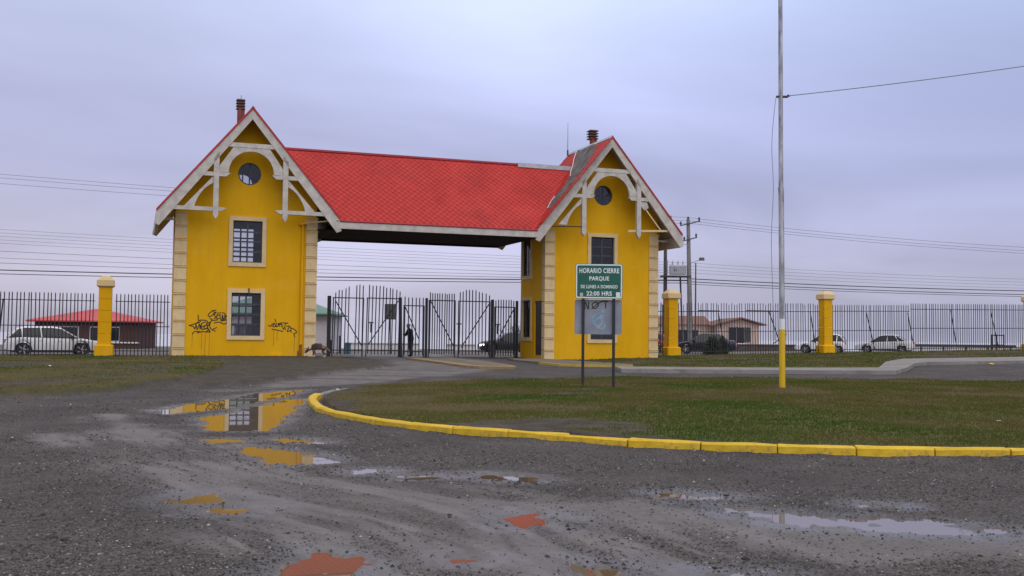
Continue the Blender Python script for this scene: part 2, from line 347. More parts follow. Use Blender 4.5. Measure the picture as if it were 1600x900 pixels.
PUD = [  # outline, depth
 [(-6.75, 20.1), (-6.2, 19.3), (-5.75, 20.2), (-5.5, 21.9), (-5.3, 24.2), (-5.35, 26.6), (-5.5, 28.0), (-5.95, 27.6), (-6.25, 25.8), (-6.35, 23.4), (-6.5, 21.8)],
 [(-5.3, 18.3), (-4.75, 16.9), (-4.36, 16.0), (-3.72, 16.05), (-3.78, 17.4), (-4.0, 18.9), (-4.2, 20.4), (-4.38, 22.0), (-4.5, 24.2), (-5.0, 24.0), (-5.15, 21.6), (-5.15, 20.0)],
 [(-3.55, 13.85), (-3.1, 13.65), (-2.7, 13.25), (-2.3, 12.75), (-2.05, 12.2), (-2.25, 11.85), (-2.65, 11.95), (-2.98, 12.5), (-3.3, 13.2)],
 [(-4.15, 14.6), (-3.85, 14.75), (-3.7, 14.4), (-3.95, 14.25)], [(-3.35, 14.9), (-2.75, 14.8), (-2.5, 14.3), (-2.95, 14.3)],
 [(-3.0, 9.65), (-2.75, 9.7), (-2.4, 9.4), (-2.28, 9.15), (-2.75, 9.0), (-2.95, 9.2)], [(-2.6, 8.9), (-2.1, 8.9), (-2.05, 8.68), (-2.45, 8.58)],
 [(-1.72, 11.5), (-1.3, 11.55), (-1.18, 11.25), (-1.6, 11.2)], [(-1.15, 11.15), (-.6, 11.05), (-.5, 10.9), (-1.0, 10.85)], [(-.3, 11.3), (.2, 11.1), (.3, 10.75), (-.2, 10.8)],
 [(-.06, 8.25), (.12, 8.75), (.22, 8.6), (.32, 8.25), (.1, 8.1)], [(-1.45, 6.3), (-1.28, 7.05), (-1.05, 6.95), (-.95, 6.5), (-1.0, 6.2)],
 [(.35, 6.9), (.75, 6.75), (.8, 6.2), (.5, 6.2)], [(1.4, 10.05), (2.05, 9.95), (2.1, 9.75), (1.5, 9.7)],
 [(1.9, 9.2), (2.3, 8.95), (2.65, 8.72), (3.1, 8.68), (3.6, 8.45), (3.95, 8.18), (3.6, 8.02), (3.2, 8.1), (2.85, 8.25), (2.45, 8.3), (2.1, 8.55)],
 [(1.15, 6.65), (1.65, 6.6), (1.65, 6.3), (1.2, 6.3)], [(3.1, 9.55), (3.5, 9.5), (3.45, 9.35), (3.1, 9.38)], [(-.45, 7.0), (-.2, 7.0), (-.2, 6.85), (-.42, 6.85)],
]
TRACK = [(1.6, 3.5), (.3, 6.3), (-.7, 8.5), (-2.5, 10.6), (-4.2, 13.2), (-5.7, 16), (-7.4, 19.5)]
TRK = [(p.x, p.y) for p in spline(TRACK, 5, False)]
TRKB = [(-7.2, 26.5), (-5.9, 31), (-4.3, 38), (-2.6, 46), (-3.9, 56), (-7, 66), (-9, 80)]
TRK2 = [(-1.6, 9.4), (.8, 9.0), (3.2, 7.6), (6, 6.0), (9, 4)]
def line_d(P, x, y):
    d = np.full(np.shape(x), 1e9)
    for a, b in zip(P[:-1], P[1:]):
        a, b = np.array(a), np.array(b); e = b - a; wx, wy = x - a[0], y - a[1]; t = np.clip((wx * e[0] + wy * e[1]) / (e @ e), 0, 1)
        d = np.minimum(d, np.hypot(wx - e[0] * t, wy - e[1] * t))
    return d
ROADB = 84
def masks(x, y):
    """grass, track, dirt, pave and the ground height at points (numpy)"""
    x = np.asarray(x, float); y = np.asarray(y, float)
    jx = x + (fbm(x * .9, y * .9, 5) - .5) * .9; jy = y + (fbm(x * .9, y * .9, 9) - .5) * .9
    di = sdf(ISL, x, y); dl = sdf(VERGE_L, x + (jx - x) * .45, y + (jy - y) * .45); da = sdf(APRON, jx, jy); dr = sdf(VERGE_R, jx, jy)
    u, v = W2B(x, y)
    inner = smn((-di - .18) / .02)
    island = (di < -.2).astype(float)
    patch = fbm(x * .55, y * .55, 21, 5)
    bare_i = smn((-di - .1) / .9)                                     # worn earth along the kerb
    bald = np.exp(-((x - .2) / 1.6) ** 2 - ((y - 16.4) / 1.0) ** 2) + .7 * np.exp(-((x - 9.5) / 1.6) ** 2 - ((y - 17.2) / 1.2) ** 2) + .6 * np.exp(-((x + 3.2) / .8) ** 2 - ((y - 21) / 2.2) ** 2)
    gi_ = island * smn((patch - .16 * bald + .30 * bare_i + .12 * smn((x - .5) / 4) - .47) / .16)
    vl = smn(-dl / .22 + .1); vr = smn(-dr / .35 + .1)
    gl = vl * smn((fbm(x * .35, y * .35, 31, 5) - .30) / .14) * (1 - smn((x + 15 + (y - 30) * .1) / 5) * .8)
    gl = np.maximum(gl, vl * smn((1.5 + dl + (fbm(x * .7, y * .7, 37) - .5)) / .5) * (x < -9.6) * .9)
    gr = vr * smn((fbm(x * .3, y * .3, 41, 5) - .30) / .15)
    strip = smn((1.2 - np.abs(v - 3.3)) / .6) * ((u < -3.4) | (u > 24.5)); gf = strip * smn((fbm(x, y, 3) - .3) / .2)
    # tufts along the foot of the towers
    foot = smn((.38 - np.abs(v + .2)) / .2) * ((np.abs(u) < 4.2) | (np.abs(u - 20.6) < 4.2)) * smn((fbm(x * 1.5, y * 1.5, 77) - .3) / .2)
    grass = np.clip(np.maximum.reduce([gi_, gl, gr, gf, foot]), 0, 1)
    dirt = np.clip(np.maximum.reduce([island, vl, vr * .8, smn(-da / .2) * .85]), 0, 1)
    td = line_d(TRK, x, y); wdt = np.interp(y, [4, 8.5, 11, 14, 17, 19.5], [1.6, 2.1, 1.6, 1.35, .9, .1])
    tr = smn((wdt + (fbm(x * .8, y * .8, 11) - .5) * 2.2 - td) / .9)
    tb = smn((np.interp(y, [26, 30, 38, 60], [.3, 1.6, 2.6, 3.4]) + (fbm(x * .6, y * .6, 13) - .5) * 1.6 - line_d(TRKB, x, y)) / .9); tr = np.maximum(tr, tb)
    tr = tr * (.25 + .75 * smn((fbm(td * 3.2 + x * .3, y * .55, 19, 5, .62) - .30) / .26))
    t2 = smn((.9 + (fbm(x * .9, y * .6, 15) - .5) * 2.2 - line_d(TRK2, x, y)) / .8)
    track = np.clip(np.maximum(tr, t2 * .9), 0, 1) * (1 - dirt)
    beyond = smn((v - 5.2) / .6) 
    pave = np.zeros(x.shape)
    # height
    z = gbase(x, y)
    z = z + island * (.115 + .10 * smn((-di) / 7)) + vl * .20 * (1 - smn((y - 38) / 12)) + smn(-da / .12) * .12 * (1 - beyond) + vr * .05 
    amp = (1 - .6 * track) * (1 - smn((y - 50) / 30) * .5)
    z = z + amp * ((fbm(x * .45, y * .45, 51, 3) - .5) * .05 + (fbm(x * 3.1, y * 3.1, 55, 3) - .5) * .022) * (1 - beyond * .8)
    z = z + smn((.42 - di) / .35) * (di > 0) * (y < 26) * (.012 + .075 * (fbm(x * 2.2, y * 2.2, 83, 4, .6) - .35))
    z = z + dirt * (fbm(x * 1.3, y * 1.3, 61, 3) - .5) * .06
    # hollows that hold the rain
    m = (y < 32) & (y > 4) & (np.abs(x) < 10)
    if m.any():
        xs, ys = x[m], y[m]; zz = z[m]; tk = track[m]; wt = np.zeros(xs.shape)
        for P in PUD:
            s = sdf(P, xs, ys); size = min(.30, .6 * math.sqrt(np.ptp([p[0] for p in P]) * np.ptp([p[1] for p in P])))
            e = s - .05 + (fbm(xs * 2.4, ys * 1.6, 71, 5, .6) - .5) * size * 1.8 + (fbm(xs * 9, ys * 5, 79, 3, .6) - .5) * size * 1.1
            near = smn((.55 - s) / .5)
            zz = zz * (1 - near) + near * (-.001 + .026 * (fbm(xs * 7, ys * 6, 73, 4, .6) - .42))
            k = smn((.05 - e) / .14); zz = zz * (1 - k) + k * (-.027 + .060 * (fbm(xs * 3.6, ys * 2.6, 87, 4, .6) - .44)); wt = np.maximum(wt, smn((.10 + 1.3 * size - e) / (1.3 * size)) * (.45 + .55 * smn((fbm(xs * 4, ys * 3, 89, 3) - .35) / .3)))
            tk = np.maximum(tk, smn((.45 - s) / .6) * .75)
        z[m] = zz; pave[m] = wt; track[m] = np.where(island[m] > 0, 0, tk)
    return grass, track, dirt, pave, beyond, z
def gz(x, y): return float(masks(np.array([x]), np.array([y]))[5][0])
def gb(x, y): return float(gbase(x, y))

# ------------------------------------------------------------------ ground sheet
def ground_material():
    m = bpy.data.materials.new('ground'); m.use_nodes = True; t = m.node_tree; b = t.nodes['Principled BSDF']; L = t.links
    def n(ty, **k):
        q = t.nodes.new(ty)
        for a, c in k.items(): setattr(q, a, c)
        return q
    at = n('ShaderNodeAttribute', attribute_name='mask'); sp = n('ShaderNodeSeparateColor'); L.new(at.outputs['Color'], sp.inputs[0])
    a2 = n('ShaderNodeAttribute', attribute_name='mask_b'); s2 = n('ShaderNodeSeparateColor'); L.new(a2.outputs['Color'], s2.inputs[0])
    tcn = n('ShaderNodeTexCoord'); P = tcn.outputs['Object']
    def noise(sc, det=5, ro=.6):
        q = n('ShaderNodeTexNoise'); q.inputs['Scale'].default_value = sc; q.inputs['Detail'].default_value = det; q.inputs['Roughness'].default_value = ro
        L.new(P, q.inputs['Vector']); return q.outputs['Fac']
    def ramp(f, a, c, p0=.35, p1=.65):
        q = n('ShaderNodeValToRGB'); q.color_ramp.elements[0].position = p0; q.color_ramp.elements[1].position = p1
        q.color_ramp.elements[0].color = (*a, 1); q.color_ramp.elements[1].color = (*c, 1); L.new(f, q.inputs[0]); return q.outputs[0]
    def mix(f, a, c, bt='MIX'):
        q = n('ShaderNodeMix', data_type='RGBA', blend_type=bt)
        if isinstance(f, float): q.inputs['Factor'].default_value = f
        else: L.new(f, q.inputs['Factor'])
        L.new(a, q.inputs['A']); L.new(c, q.inputs['B']); return q.outputs['Result']
    vo = n('ShaderNodeTexVoronoi'); vo.inputs['Scale'].default_value = 52; L.new(P, vo.inputs['Vector'])
    vo2 = n('ShaderNodeTexVoronoi'); vo2.inputs['Scale'].default_value = 120; L.new(P, vo2.inputs['Vector'])
    sv = n('ShaderNodeSeparateColor'); L.new(vo.outputs['Color'], sv.inputs[0]); sv2 = n('ShaderNodeSeparateColor'); L.new(vo2.outputs['Color'], sv2.inputs[0])
    st1 = ramp(sv.outputs[0], (.022, .021, .0215), (.168, .156, .150), .0, 1.0)
    st2 = ramp(sv2.outputs[0], (.036, .034, .0335), (.172, .160, .153), .0, 1.0)
    gravel = mix(.5, st1, st2)
    gravel = mix(1.0, gravel, ramp(noise(.6, 6, .62), (.68, .67, .66), (1.18, 1.15, 1.12), .3, .7), 'MULTIPLY')
    gravel = mix(noise(.23, 3), gravel, mix(1.0, gravel, ramp(noise(3), (1.1, .99, .95), (1.0, 1.0, 1.02)), 'MULTIPLY'))
    trk = ramp(noise(1.7, 8, .68), (.118, .107, .099), (.190, .173, .162), .28, .74)
    trk = mix(ramp(noise(17, 5, .7), (.05, .05, .05), (.85, .85, .85), .46, .70), trk, gravel)
    sx_ = n('ShaderNodeSeparateXYZ'); L.new(P, sx_.inputs[0]); cv = n('ShaderNodeCombineXYZ'); ml = n('ShaderNodeMath', operation='MULTIPLY'); L.new(s2.outputs[0], ml.inputs[0]); ml.inputs[1].default_value = 34
    m2_ = n('ShaderNodeMath', operation='MULTIPLY'); L.new(sx_.outputs[1], m2_.inputs[0]); m2_.inputs[1].default_value = .45; L.new(ml.outputs[0], cv.inputs[0]); L.new(m2_.outputs[0], cv.inputs[1])
    ns = n('ShaderNodeTexNoise'); ns.inputs['Scale'].default_value = 1.0; ns.inputs['Detail'].default_value = 6; ns.inputs['Roughness'].default_value = .6; L.new(cv.outputs[0], ns.inputs['Vector'])
    trk = mix(.42, trk, mix(1.0, trk, ramp(ns.outputs['Fac'], (.70, .69, .68), (1.30, 1.28, 1.27), .34, .68), 'MULTIPLY'))
    c = mix(sp.outputs[1], gravel, trk)
    dirtc = ramp(noise(2.2, 7, .65), (.056, .048, .034), (.108, .092, .068))
    c = mix(sp.outputs[2], c, dirtc)
    gr = ramp(noise(1.1, 6, .65), (.068, .074, .014), (.110, .104, .034), .32, .66)
    gr = mix(ramp(noise(.35, 5), (0, 0, 0), (.75, .75, .75), .5, .66), gr, ramp(noise(7, 4), (.090, .068, .032), (.125, .100, .050)))
    c = mix(sp.outputs[0], c, gr)
    conc = ramp(noise(1.3, 6), (.20, .187, .184), (.27, .255, .25))
    pass
    wd = ramp(s2.outputs[2], (1, 1, 1), (.62, .60, .58), 0, 1); c = mix(1.0, c, wd, 'MULTIPLY')
    rd = ramp(noise(.5, 6), (.16, .145, .138), (.21, .195, .185))
    c = mix(s2.outputs[1], c, rd)
    L.new(c, b.inputs['Base Color'])
    rr = n('ShaderNodeMapRange'); L.new(sp.outputs[1], rr.inputs[0]); rr.inputs['To Min'].default_value = .92; rr.inputs['To Max'].default_value = .66
    wet = n('ShaderNodeMath', operation='MULTIPLY_ADD'); L.new(noise(2.1, 5), wet.inputs[0]); wet.inputs[1].default_value = .35; 
    sub = n('ShaderNodeMath', operation='SUBTRACT'); L.new(rr.outputs[0], sub.inputs[0]); sub.inputs[1].default_value = .17
    L.new(sub.outputs[0], wet.inputs[2]); wm = n('ShaderNodeMapRange'); L.new(s2.outputs[2], wm.inputs[0]); wm.inputs['To Min'].default_value = 1; wm.inputs['To Max'].default_value = .42
    wr = n('ShaderNodeMath', operation='MULTIPLY'); L.new(wet.outputs[0], wr.inputs[0]); L.new(wm.outputs[0], wr.inputs[1]); L.new(wr.outputs[0], b.inputs['Roughness'])
    spn = n('ShaderNodeMapRange'); L.new(sp.outputs[1], spn.inputs[0]); spn.inputs['To Min'].default_value = .12; spn.inputs['To Max'].default_value = .30; spa = n('ShaderNodeMath', operation='MULTIPLY_ADD'); L.new(s2.outputs[2], spa.inputs[0]); spa.inputs[1].default_value = .45; L.new(spn.outputs[0], spa.inputs[2]); L.new(spa.outputs[0], b.inputs['Specular IOR Level'])
    bh = n('ShaderNodeMath', operation='ADD'); L.new(vo.outputs['Distance'], bh.inputs[0]); L.new(noise(45, 3), bh.inputs[1])
    bp = n('ShaderNodeBump'); bp.inputs['Distance'].default_value = .02; L.new(bh.outputs[0], bp.inputs['Height'])
    bs = n('ShaderNodeMapRange'); L.new(sp.outputs[1], bs.inputs[0]); bs.inputs['To Min'].default_value = .75; bs.inputs['To Max'].default_value = .22
    L.new(bs.outputs[0], bp.inputs['Strength']); L.new(bp.outputs[0], b.inputs['Normal'])
    return m
GM = ground_material()
ys = np.concatenate([np.linspace(-40, 3.2, 14), 3.6 * (118 / 3.6) ** (np.linspace(0, 1, 640))])
ts = np.concatenate([np.linspace(-9, -.74, 24), np.linspace(-.72, .72, 620), np.linspace(.74, 9, 24)])
YY, TT = np.meshgrid(ys, ts, indexing='ij'); XX = TT * (np.maximum(YY, 3.2) * .93 + 1.2)
XX = np.clip(XX, -420, 420)
g_, t_, d_, p_, be_, ZZ = masks(XX.ravel(), YY.ravel())
nr, nc = YY.shape; idx = np.arange(nr * nc).reshape(nr, nc)
F = np.stack([idx[:-1, :-1], idx[:-1, 1:], idx[1:, 1:], idx[1:, :-1]], -1).reshape(-1, 4)
gm = np_mesh('ground', np.stack([XX.ravel(), YY.ravel(), ZZ], -1), F, GM, True)
for nm, chs in (('mask', (g_, t_, d_)), ('mask_b', (np.clip(np.minimum(np.minimum(line_d(TRK, XX.ravel(), YY.ravel()), line_d(TRKB, XX.ravel(), YY.ravel())), 8) / 8, 0, 1), be_, p_))):
    a = gm.attributes.new(nm, 'FLOAT_COLOR', 'POINT'); a.data.foreach_set('color', np.stack([*chs, np.ones_like(g_)], -1).astype(np.float32).ravel())
tag(link('ground', gm), kind='structure')
# the sea to the horizon
sea = mat('sea_water', (.50, .505, .57), (.53, .535, .60), .02, .7, .2, .6, spec=.2)
tag(MB().box(-30000, 30000, 117.0, 45000, -3.2, -2.6).build('sea', sea), kind='structure')

# rain puddles
pm_ = bpy.data.materials.new('puddle_water'); pm_.use_nodes = True; pb = pm_.node_tree.nodes['Principled BSDF']
pb.inputs['Base Color'].default_value = (.15, .105, .065, 1); pb.inputs['Roughness'].default_value = .015; pb.inputs['IOR'].default_value = 1.36
pb.inputs['Specular IOR Level'].default_value = .62
for kk, P in enumerate(PUD):
    c = np.mean(P, 0); q = [((p[0] - c[0]) * 1.0, (p[1] - c[1])) for p in P]
    q = [(a * (1 + .5 / (math.hypot(a, b) + .01)), b * (1 + .5 / (math.hypot(a, b) + .01))) for a, b in q]
    mb = MB(); n = len(q); mb.add([(a, b, 0) for a, b in q] + [(a, b, -.004) for a, b in q], [tuple(range(n)), tuple(range(2 * n - 1, n - 1, -1))] + [(i, n + i, n + (i + 1) % n, (i + 1) % n) for i in range(n)])
    tag(mb.build('puddle', pm_, loc=(c[0], c[1], -.0095 - .0004 * kk)), kind='structure')

# ------------------------------------------------------------------ scattered gravel (loose stones)
def fine(me_name, base_v, base_f, pts, scl, rot, shade, m, smooth=False):
    nb = len(base_v); n = len(pts); c, s = np.cos(rot)[:, None], np.sin(rot)[:, None]
    bv = base_v[None] * scl[:, None, :]
    V = np.stack([bv[..., 0] * c - bv[..., 1] * s, bv[..., 0] * s + bv[..., 1] * c, bv[..., 2]], -1) + pts[:, None, :]
    Fm = (base_f[None] + (np.arange(n) * nb)[:, None, None]).reshape(-1, base_f.shape[1])
    me = np_mesh(me_name, V.reshape(-1, 3), Fm, m, smooth)
    a = me.attributes.new('shade', 'FLOAT', 'POINT'); a.data.foreach_set('value', np.repeat(shade, nb).astype(np.float32))
    return me
def shade_mat(name, stops, rough=.8, extra=None, trans=0):
    m = bpy.data.materials.new(name); m.use_nodes = True; t = m.node_tree; b = t.nodes['Principled BSDF']
    at = t.nodes.new('ShaderNodeAttribute'); at.attribute_name = 'shade'; rp = t.nodes.new('ShaderNodeValToRGB')
    while len(rp.color_ramp.elements) < len(stops): rp.color_ramp.elements.new(.5)
    for e, (p, c) in zip(rp.color_ramp.elements, stops): e.position = p; e.color = (*c, 1)
    t.links.new(at.outputs['Fac'], rp.inputs[0]); t.links.new(rp.outputs[0], b.inputs['Base Color']); b.inputs['Roughness'].default_value = rough
    b.inputs['Specular IOR Level'].default_value = .12
    return m
bm = bmesh.new(); bmesh.ops.create_icosphere(bm, subdivisions=1, radius=1.0); bm.verts.ensure_lookup_table()
ICO_V = np.array([v.co[:] for v in bm.verts]); ICO_F = np.array([[v.index for v in f.verts] for f in bm.faces]); bm.free()
ICO_V = ICO_V * (1 + .22 * (RNG.random((len(ICO_V), 1)) - .5)); ICO_V[:, 2] *= .62
OCT_V = np.array([(1, 0, 0), (-1, 0, 0), (0, 1, 0), (0, -1, 0), (0, 0, .7), (.1, .1, -.6)], float); OCT_V[:4, :2] *= 1 + .3 * (RNG.random((4, 1)) - .5)
OCT_F = np.array([(0, 2, 4), (2, 1, 4), (1, 3, 4), (3, 0, 4), (2, 0, 5), (1, 2, 5), (3, 1, 5), (0, 3, 5)])
def strew(n, base_v, base_f, med, sig, lo, hi, pw, far, label):
    yy = 5.6 * (30 / 5.6) ** (RNG.random(n) ** pw); xx = (RNG.random(n) * 2 - 1) * (yy * .56 + .8)
    gg, tt, dd, pp, bb, zz = masks(xx, yy); di = sdf(ISL, xx, yy)
    dens = np.clip((fbm(xx * .8, yy * .8, 91, 4) - .30) * 4.5, .22, 1); dens = np.maximum(dens, smn((.5 - di) / .4))
    keep = (RNG.random(n) < dens * (1 - .95 * tt)) & (di > .10) & (dd < .5) & (zz > -.010) & (RNG.random(n) < np.clip(np.exp(-(yy - 12) / far), 0, 1))
    xx, yy, zz = xx[keep], yy[keep], zz[keep]; n = len(xx)
    s_ = np.clip(RNG.lognormal(math.log(med), sig, n), lo, hi) * (1 + np.clip(yy - 9, 0, 20) * .05)
    scl = s_[:, None] * (1 + .5 * (RNG.random((n, 3)) - .5))
    me = fine('gravel', base_v, base_f, np.stack([xx, yy, zz + s_ * .15], -1), scl, RNG.random(n) * 6.28, RNG.random(n), gm2)
    tag(link('gravel', me), label, 'gravel', kind='stuff')
gm2 = shade_mat('loose_stone', [(0, (.034, .032, .032)), (.5, (.080, .074, .072)), (.88, (.135, .126, .120)), (.97, (.22, .205, .195)), (1, (.40, .38, .36))], .8)
strew(165000, OCT_V, OCT_F, .0070, .36, .004, .017, 1.25, 10, 'fine dark grey gravel strewn over the wet yard')
strew(2200, ICO_V, ICO_F, .0135, .35, .008, .030, 1.2, 8, 'coarser loose stones scattered over the wet yard')

# ------------------------------------------------------------------ grass blades
blade = np.array([(-.5, 0, 0), (.5, 0, 0), (.12, .25, 1.0), (-.4, .3, 0), (.35, -.3, 0), (-.25, -.5, .85), (0, -.4, 0), (.3, .4, 0), (.65, .1, .7)], float)
blade_f = np.array([(0, 1, 2), (3, 4, 5), (6, 7, 8)])
def grow(name, n, xr, yr, label, clip, hs=1.0, seed=1):
    rg = np.random.default_rng(seed); yy = yr[0] * (yr[1] / yr[0]) ** rg.random(n); xx = (rg.random(n) * (xr[1] - xr[0]) + xr[0])
    if callable(clip):
        k = clip(xx, yy); xx, yy = xx[k], yy[k]
    gg, tt, dd, pp, bb, zz = masks(xx, yy); k = rg.random(len(xx)) < np.clip(gg * 1.1 + .035 * dd, 0, 1); xx, yy, zz, gg = xx[k], yy[k], zz[k], gg[k]; n = len(xx)
    h = np.clip(rg.lognormal(math.log(.026), .4, n), .010, .10) * hs; tall = fbm(xx * 1.4, yy * 1.4, 17, 4); h = h * (.6 + tall) * (1 + 2.2 * np.exp(-((xx - 6.9) ** 2 + (yy - 27) ** 2) / .12) + 1.6 * np.exp(-((xx - 1.8) ** 2 + (yy - 26.3) ** 2) / .1))
    wd = np.clip(.015 * (yy / 15), .013, .055)
    scl = np.stack([wd * (.8 + .6 * rg.random(n)), wd * (.8 + .6 * rg.random(n)), h], -1)
    fld = 1.5 * (fbm(xx * .42, yy * .36, 23, 5) - .36) / .40 + .35 * smn((2.5 - xx) / 4) - .75 * np.exp(-((xx - 4.6) / 4.2) ** 2 - ((yy - 18.5) / 5.5) ** 2); sh = np.clip(.62 * fld + .24 * rg.random(n) + .06 + .15 * (1 - gg), 0, 1)
    me = fine(name, blade, blade_f, np.stack([xx, yy, zz - .006], -1), scl, rg.random(n) * 6.28, sh, GRASS)
    return tag(link(name, me), label, 'grass', kind='stuff')
GRASS = shade_mat('grass_blades', [(0, (.066, .112, .018)), (.3, (.098, .124, .024)), (.55, (.138, .126, .036)), (.78, (.160, .126, .050)), (1, (.22, .175, .09))], .85)
def vis(x, y): return np.abs(x) < y * .56 + 1.0
grow('grass', 210000, (-4.6, 19.5), (13.4, 36), 'short patchy grass growing on the round traffic island', lambda x, y: vis(x, y) & (sdf(ISL, x, y) < -.2), 1.0, 1)
grow('grass', 60000, (-34, -9), (21, 60), 'worn grass verge left of the yellow gatehouse', vis, 1.35, 2)
grow('grass', 50000, (3, 42), (48, 84), 'grass verge in front of the right hand fence', vis, 1.5, 3)

# ------------------------------------------------------------------ kerb of the island, stone by stone
kp = spline(ISLAND, 40); kp.append(kp[0]); acc = [0]
for a, b in zip(kp[:-1], kp[1:]): acc.append(acc[-1] + (b - a).length)
tot = acc[-1]; nst = round(tot / .96); st = tot / nst
def at_len(s):
    s %= tot; i = int(np.searchsorted(acc, s)) ; i = max(1, min(i, len(acc) - 1)); t = (s - acc[i - 1]) / max(1e-9, acc[i] - acc[i - 1]); return kp[i - 1].lerp(kp[i], t)
kr = empty('island_kerb', (0, 0, 0)); tag(kr, kind='structure')
def kerb_mesh(name, m, seed):
    rg = random.Random(seed); L2 = st / 2 - .004; prof = [(-.09, -.12), (-.084, .096), (-.055, .120), (.06, .120), (.088, .098), (.09, -.12)]
    mb = MB(); xs = [-L2, -L2 + .012, -L2 * .3, L2 * .35, L2 - .012, L2]; vs = []
    for i, x in enumerate(xs):
        e = .005 if i in (0, 5) else 0
        for (a, b) in prof: vs.append((x, a + (e if a < 0 else -e) + rg.uniform(-.007, .007), b - (e if b > 0 else 0) + (rg.uniform(-.008, .008) if b > 0 else 0)))
    n = len(prof); fs = [tuple(range(n)), tuple(range(6 * n - 1, 5 * n - 1, -1))]
    for i in range(5):
        for k in range(n): fs.append((i * n + k, i * n + (k + 1) % n, (i + 1) * n + (k + 1) % n, (i + 1) * n + k))
    mb.add(vs, fs); return mb.mesh(name, m)
KM = [kerb_mesh('kerb_stone', M['kerb'], i) for i in range(9)]; KW = [kerb_mesh('kerb_stone', M['kerbworn'], 9 + i) for i in range(2)]
for i in range(nst):
    p = at_len((i + .5) * st); d = at_len((i + .5) * st + .3) - at_len((i + .5) * st - .3)
    worn = p.y > 24.2
    if worn and p.y > 32.9: continue                 # sunk under the turf on the far side
    o = link('kerb_stone', random.choice(KW if worn else KM), kr, (p.x, p.y, gb(p.x, p.y) - ((.012 + .09 * max(0, (p.y - 26) / 7)) if worn else 0) + random.uniform(-.006, .006)), math.atan2(d.y, d.x) + random.uniform(-.012, .012))

# ------------------------------------------------------------------ raised strips by the gate, the right-hand pavement
def slab(poly, h, name, m, zoff=0, cap=None):
    n = len(poly); mb = MB(); top = [(x, y, gb(x, y) + h + zoff) for x, y in poly]; bot = [(x, y, gb(x, y) - .15) for x, y in poly]
    tris = tessellate_polygon([[Vector((x, y, 0)) for x, y in poly]])
    mb.add(top + bot, [tuple(t) for t in tris] + [(i, n + i, n + (i + 1) % n, (i + 1) % n) for i in range(n)])
    return mb.build(name, m)
def densify(P, k=6): return [(a[0] + (b[0] - a[0]) * i / k, a[1] + (b[1] - a[1]) * i / k) for a, b in zip(P, P[1:] + P[:1]) for i in range(k)]
def offset_in(P, d):
    c = np.mean(P, 0); return [tuple(np.array(p) + (c - np.array(p)) / np.linalg.norm(c - np.array(p)) * d) for p in P]
tag(slab([(-5.7, 57.2), (-2.0, 44.6), (-1.25, 43.5), (.15, 43.3), (.2, 44.6), (-1.0, 49), (-3.2, 57.6)], .10, 'traffic_island', M['tankerb']), kind='structure')
tag(slab([(-4.9, 56.9), (-1.7, 45.6), (-1.1, 44.5), (-.15, 44.3), (-.1, 44.9), (-1.3, 49.2), (-3.5, 57.2)], .105, 'pavement', mat('old_pavement', (.115, .092, .068), (.17, .14, .105), 1, .85, .2)), kind='structure')
tag(slab([(-.2, 58.9), (.2, 55), (2.2, 48.4), (3.0, 47.6), (5.4, 47.1), (5.6, 48.9), (2.9, 56.2), (1.6, 59.4)], .09, 'pavement', mat('brown_pavement', (.12, .092, .064), (.175, .14, .10), 1.2, .85, .2)), kind='structure')
tag(slab([(1.3, 50.2), (2.15, 47.9), (2.9, 47.35), (5.4, 46.85), (5.4, 47.0), (3.0, 47.5), (2.3, 48.1), (1.45, 50.3)], .095, 'painted_line', M['ygreen']), kind='structure')
wk = densify(WALK_R, 8)
tag(slab(wk, .15, 'pavement', M['concrete']), kind='structure')

# ------------------------------------------------------------------ the gatehouse
gh = empty('gatehouse', (BX, BY, 0), R(PSI), 'yellow gatehouse of two gabled towers joined by a red shingled roof over the gateway', 'gatehouse')
HW, DP, OV = 3.63, 4.14, 1.27; RG = 20.58
GA, GK = 13.25, 1.2                      # roof apex height and slope
def rz(u): return GA - GK * abs(u)
WIN_F = [(-.76, .76, 5.25, 7.47), (-.76, .76, 1.38, 3.65)]
def rect(a, b, c, d): return [(a, c), (b, c), (b, d), (a, d)]
def circle(cx_, cz_, r, n=28): return [(cx_ + r * math.cos(2 * math.pi * i / n), cz_ + r * math.sin(2 * math.pi * i / n)) for i in range(n)]
GABLE = [(-HW, 0.0), (HW, 0.0), (HW, rz(HW) - .12), (0, rz(0) - .12), (-HW, rz(HW) - .12)]
GIN = [(-HW + .2, 0.05), (HW - .2, 0.05), (HW - .2, rz(HW) - .4), (0, rz(0) - .5), (-HW + .2, rz(HW) - .4)]
def shift(P, u): return [(p[0] + u, p[1]) for p in P]
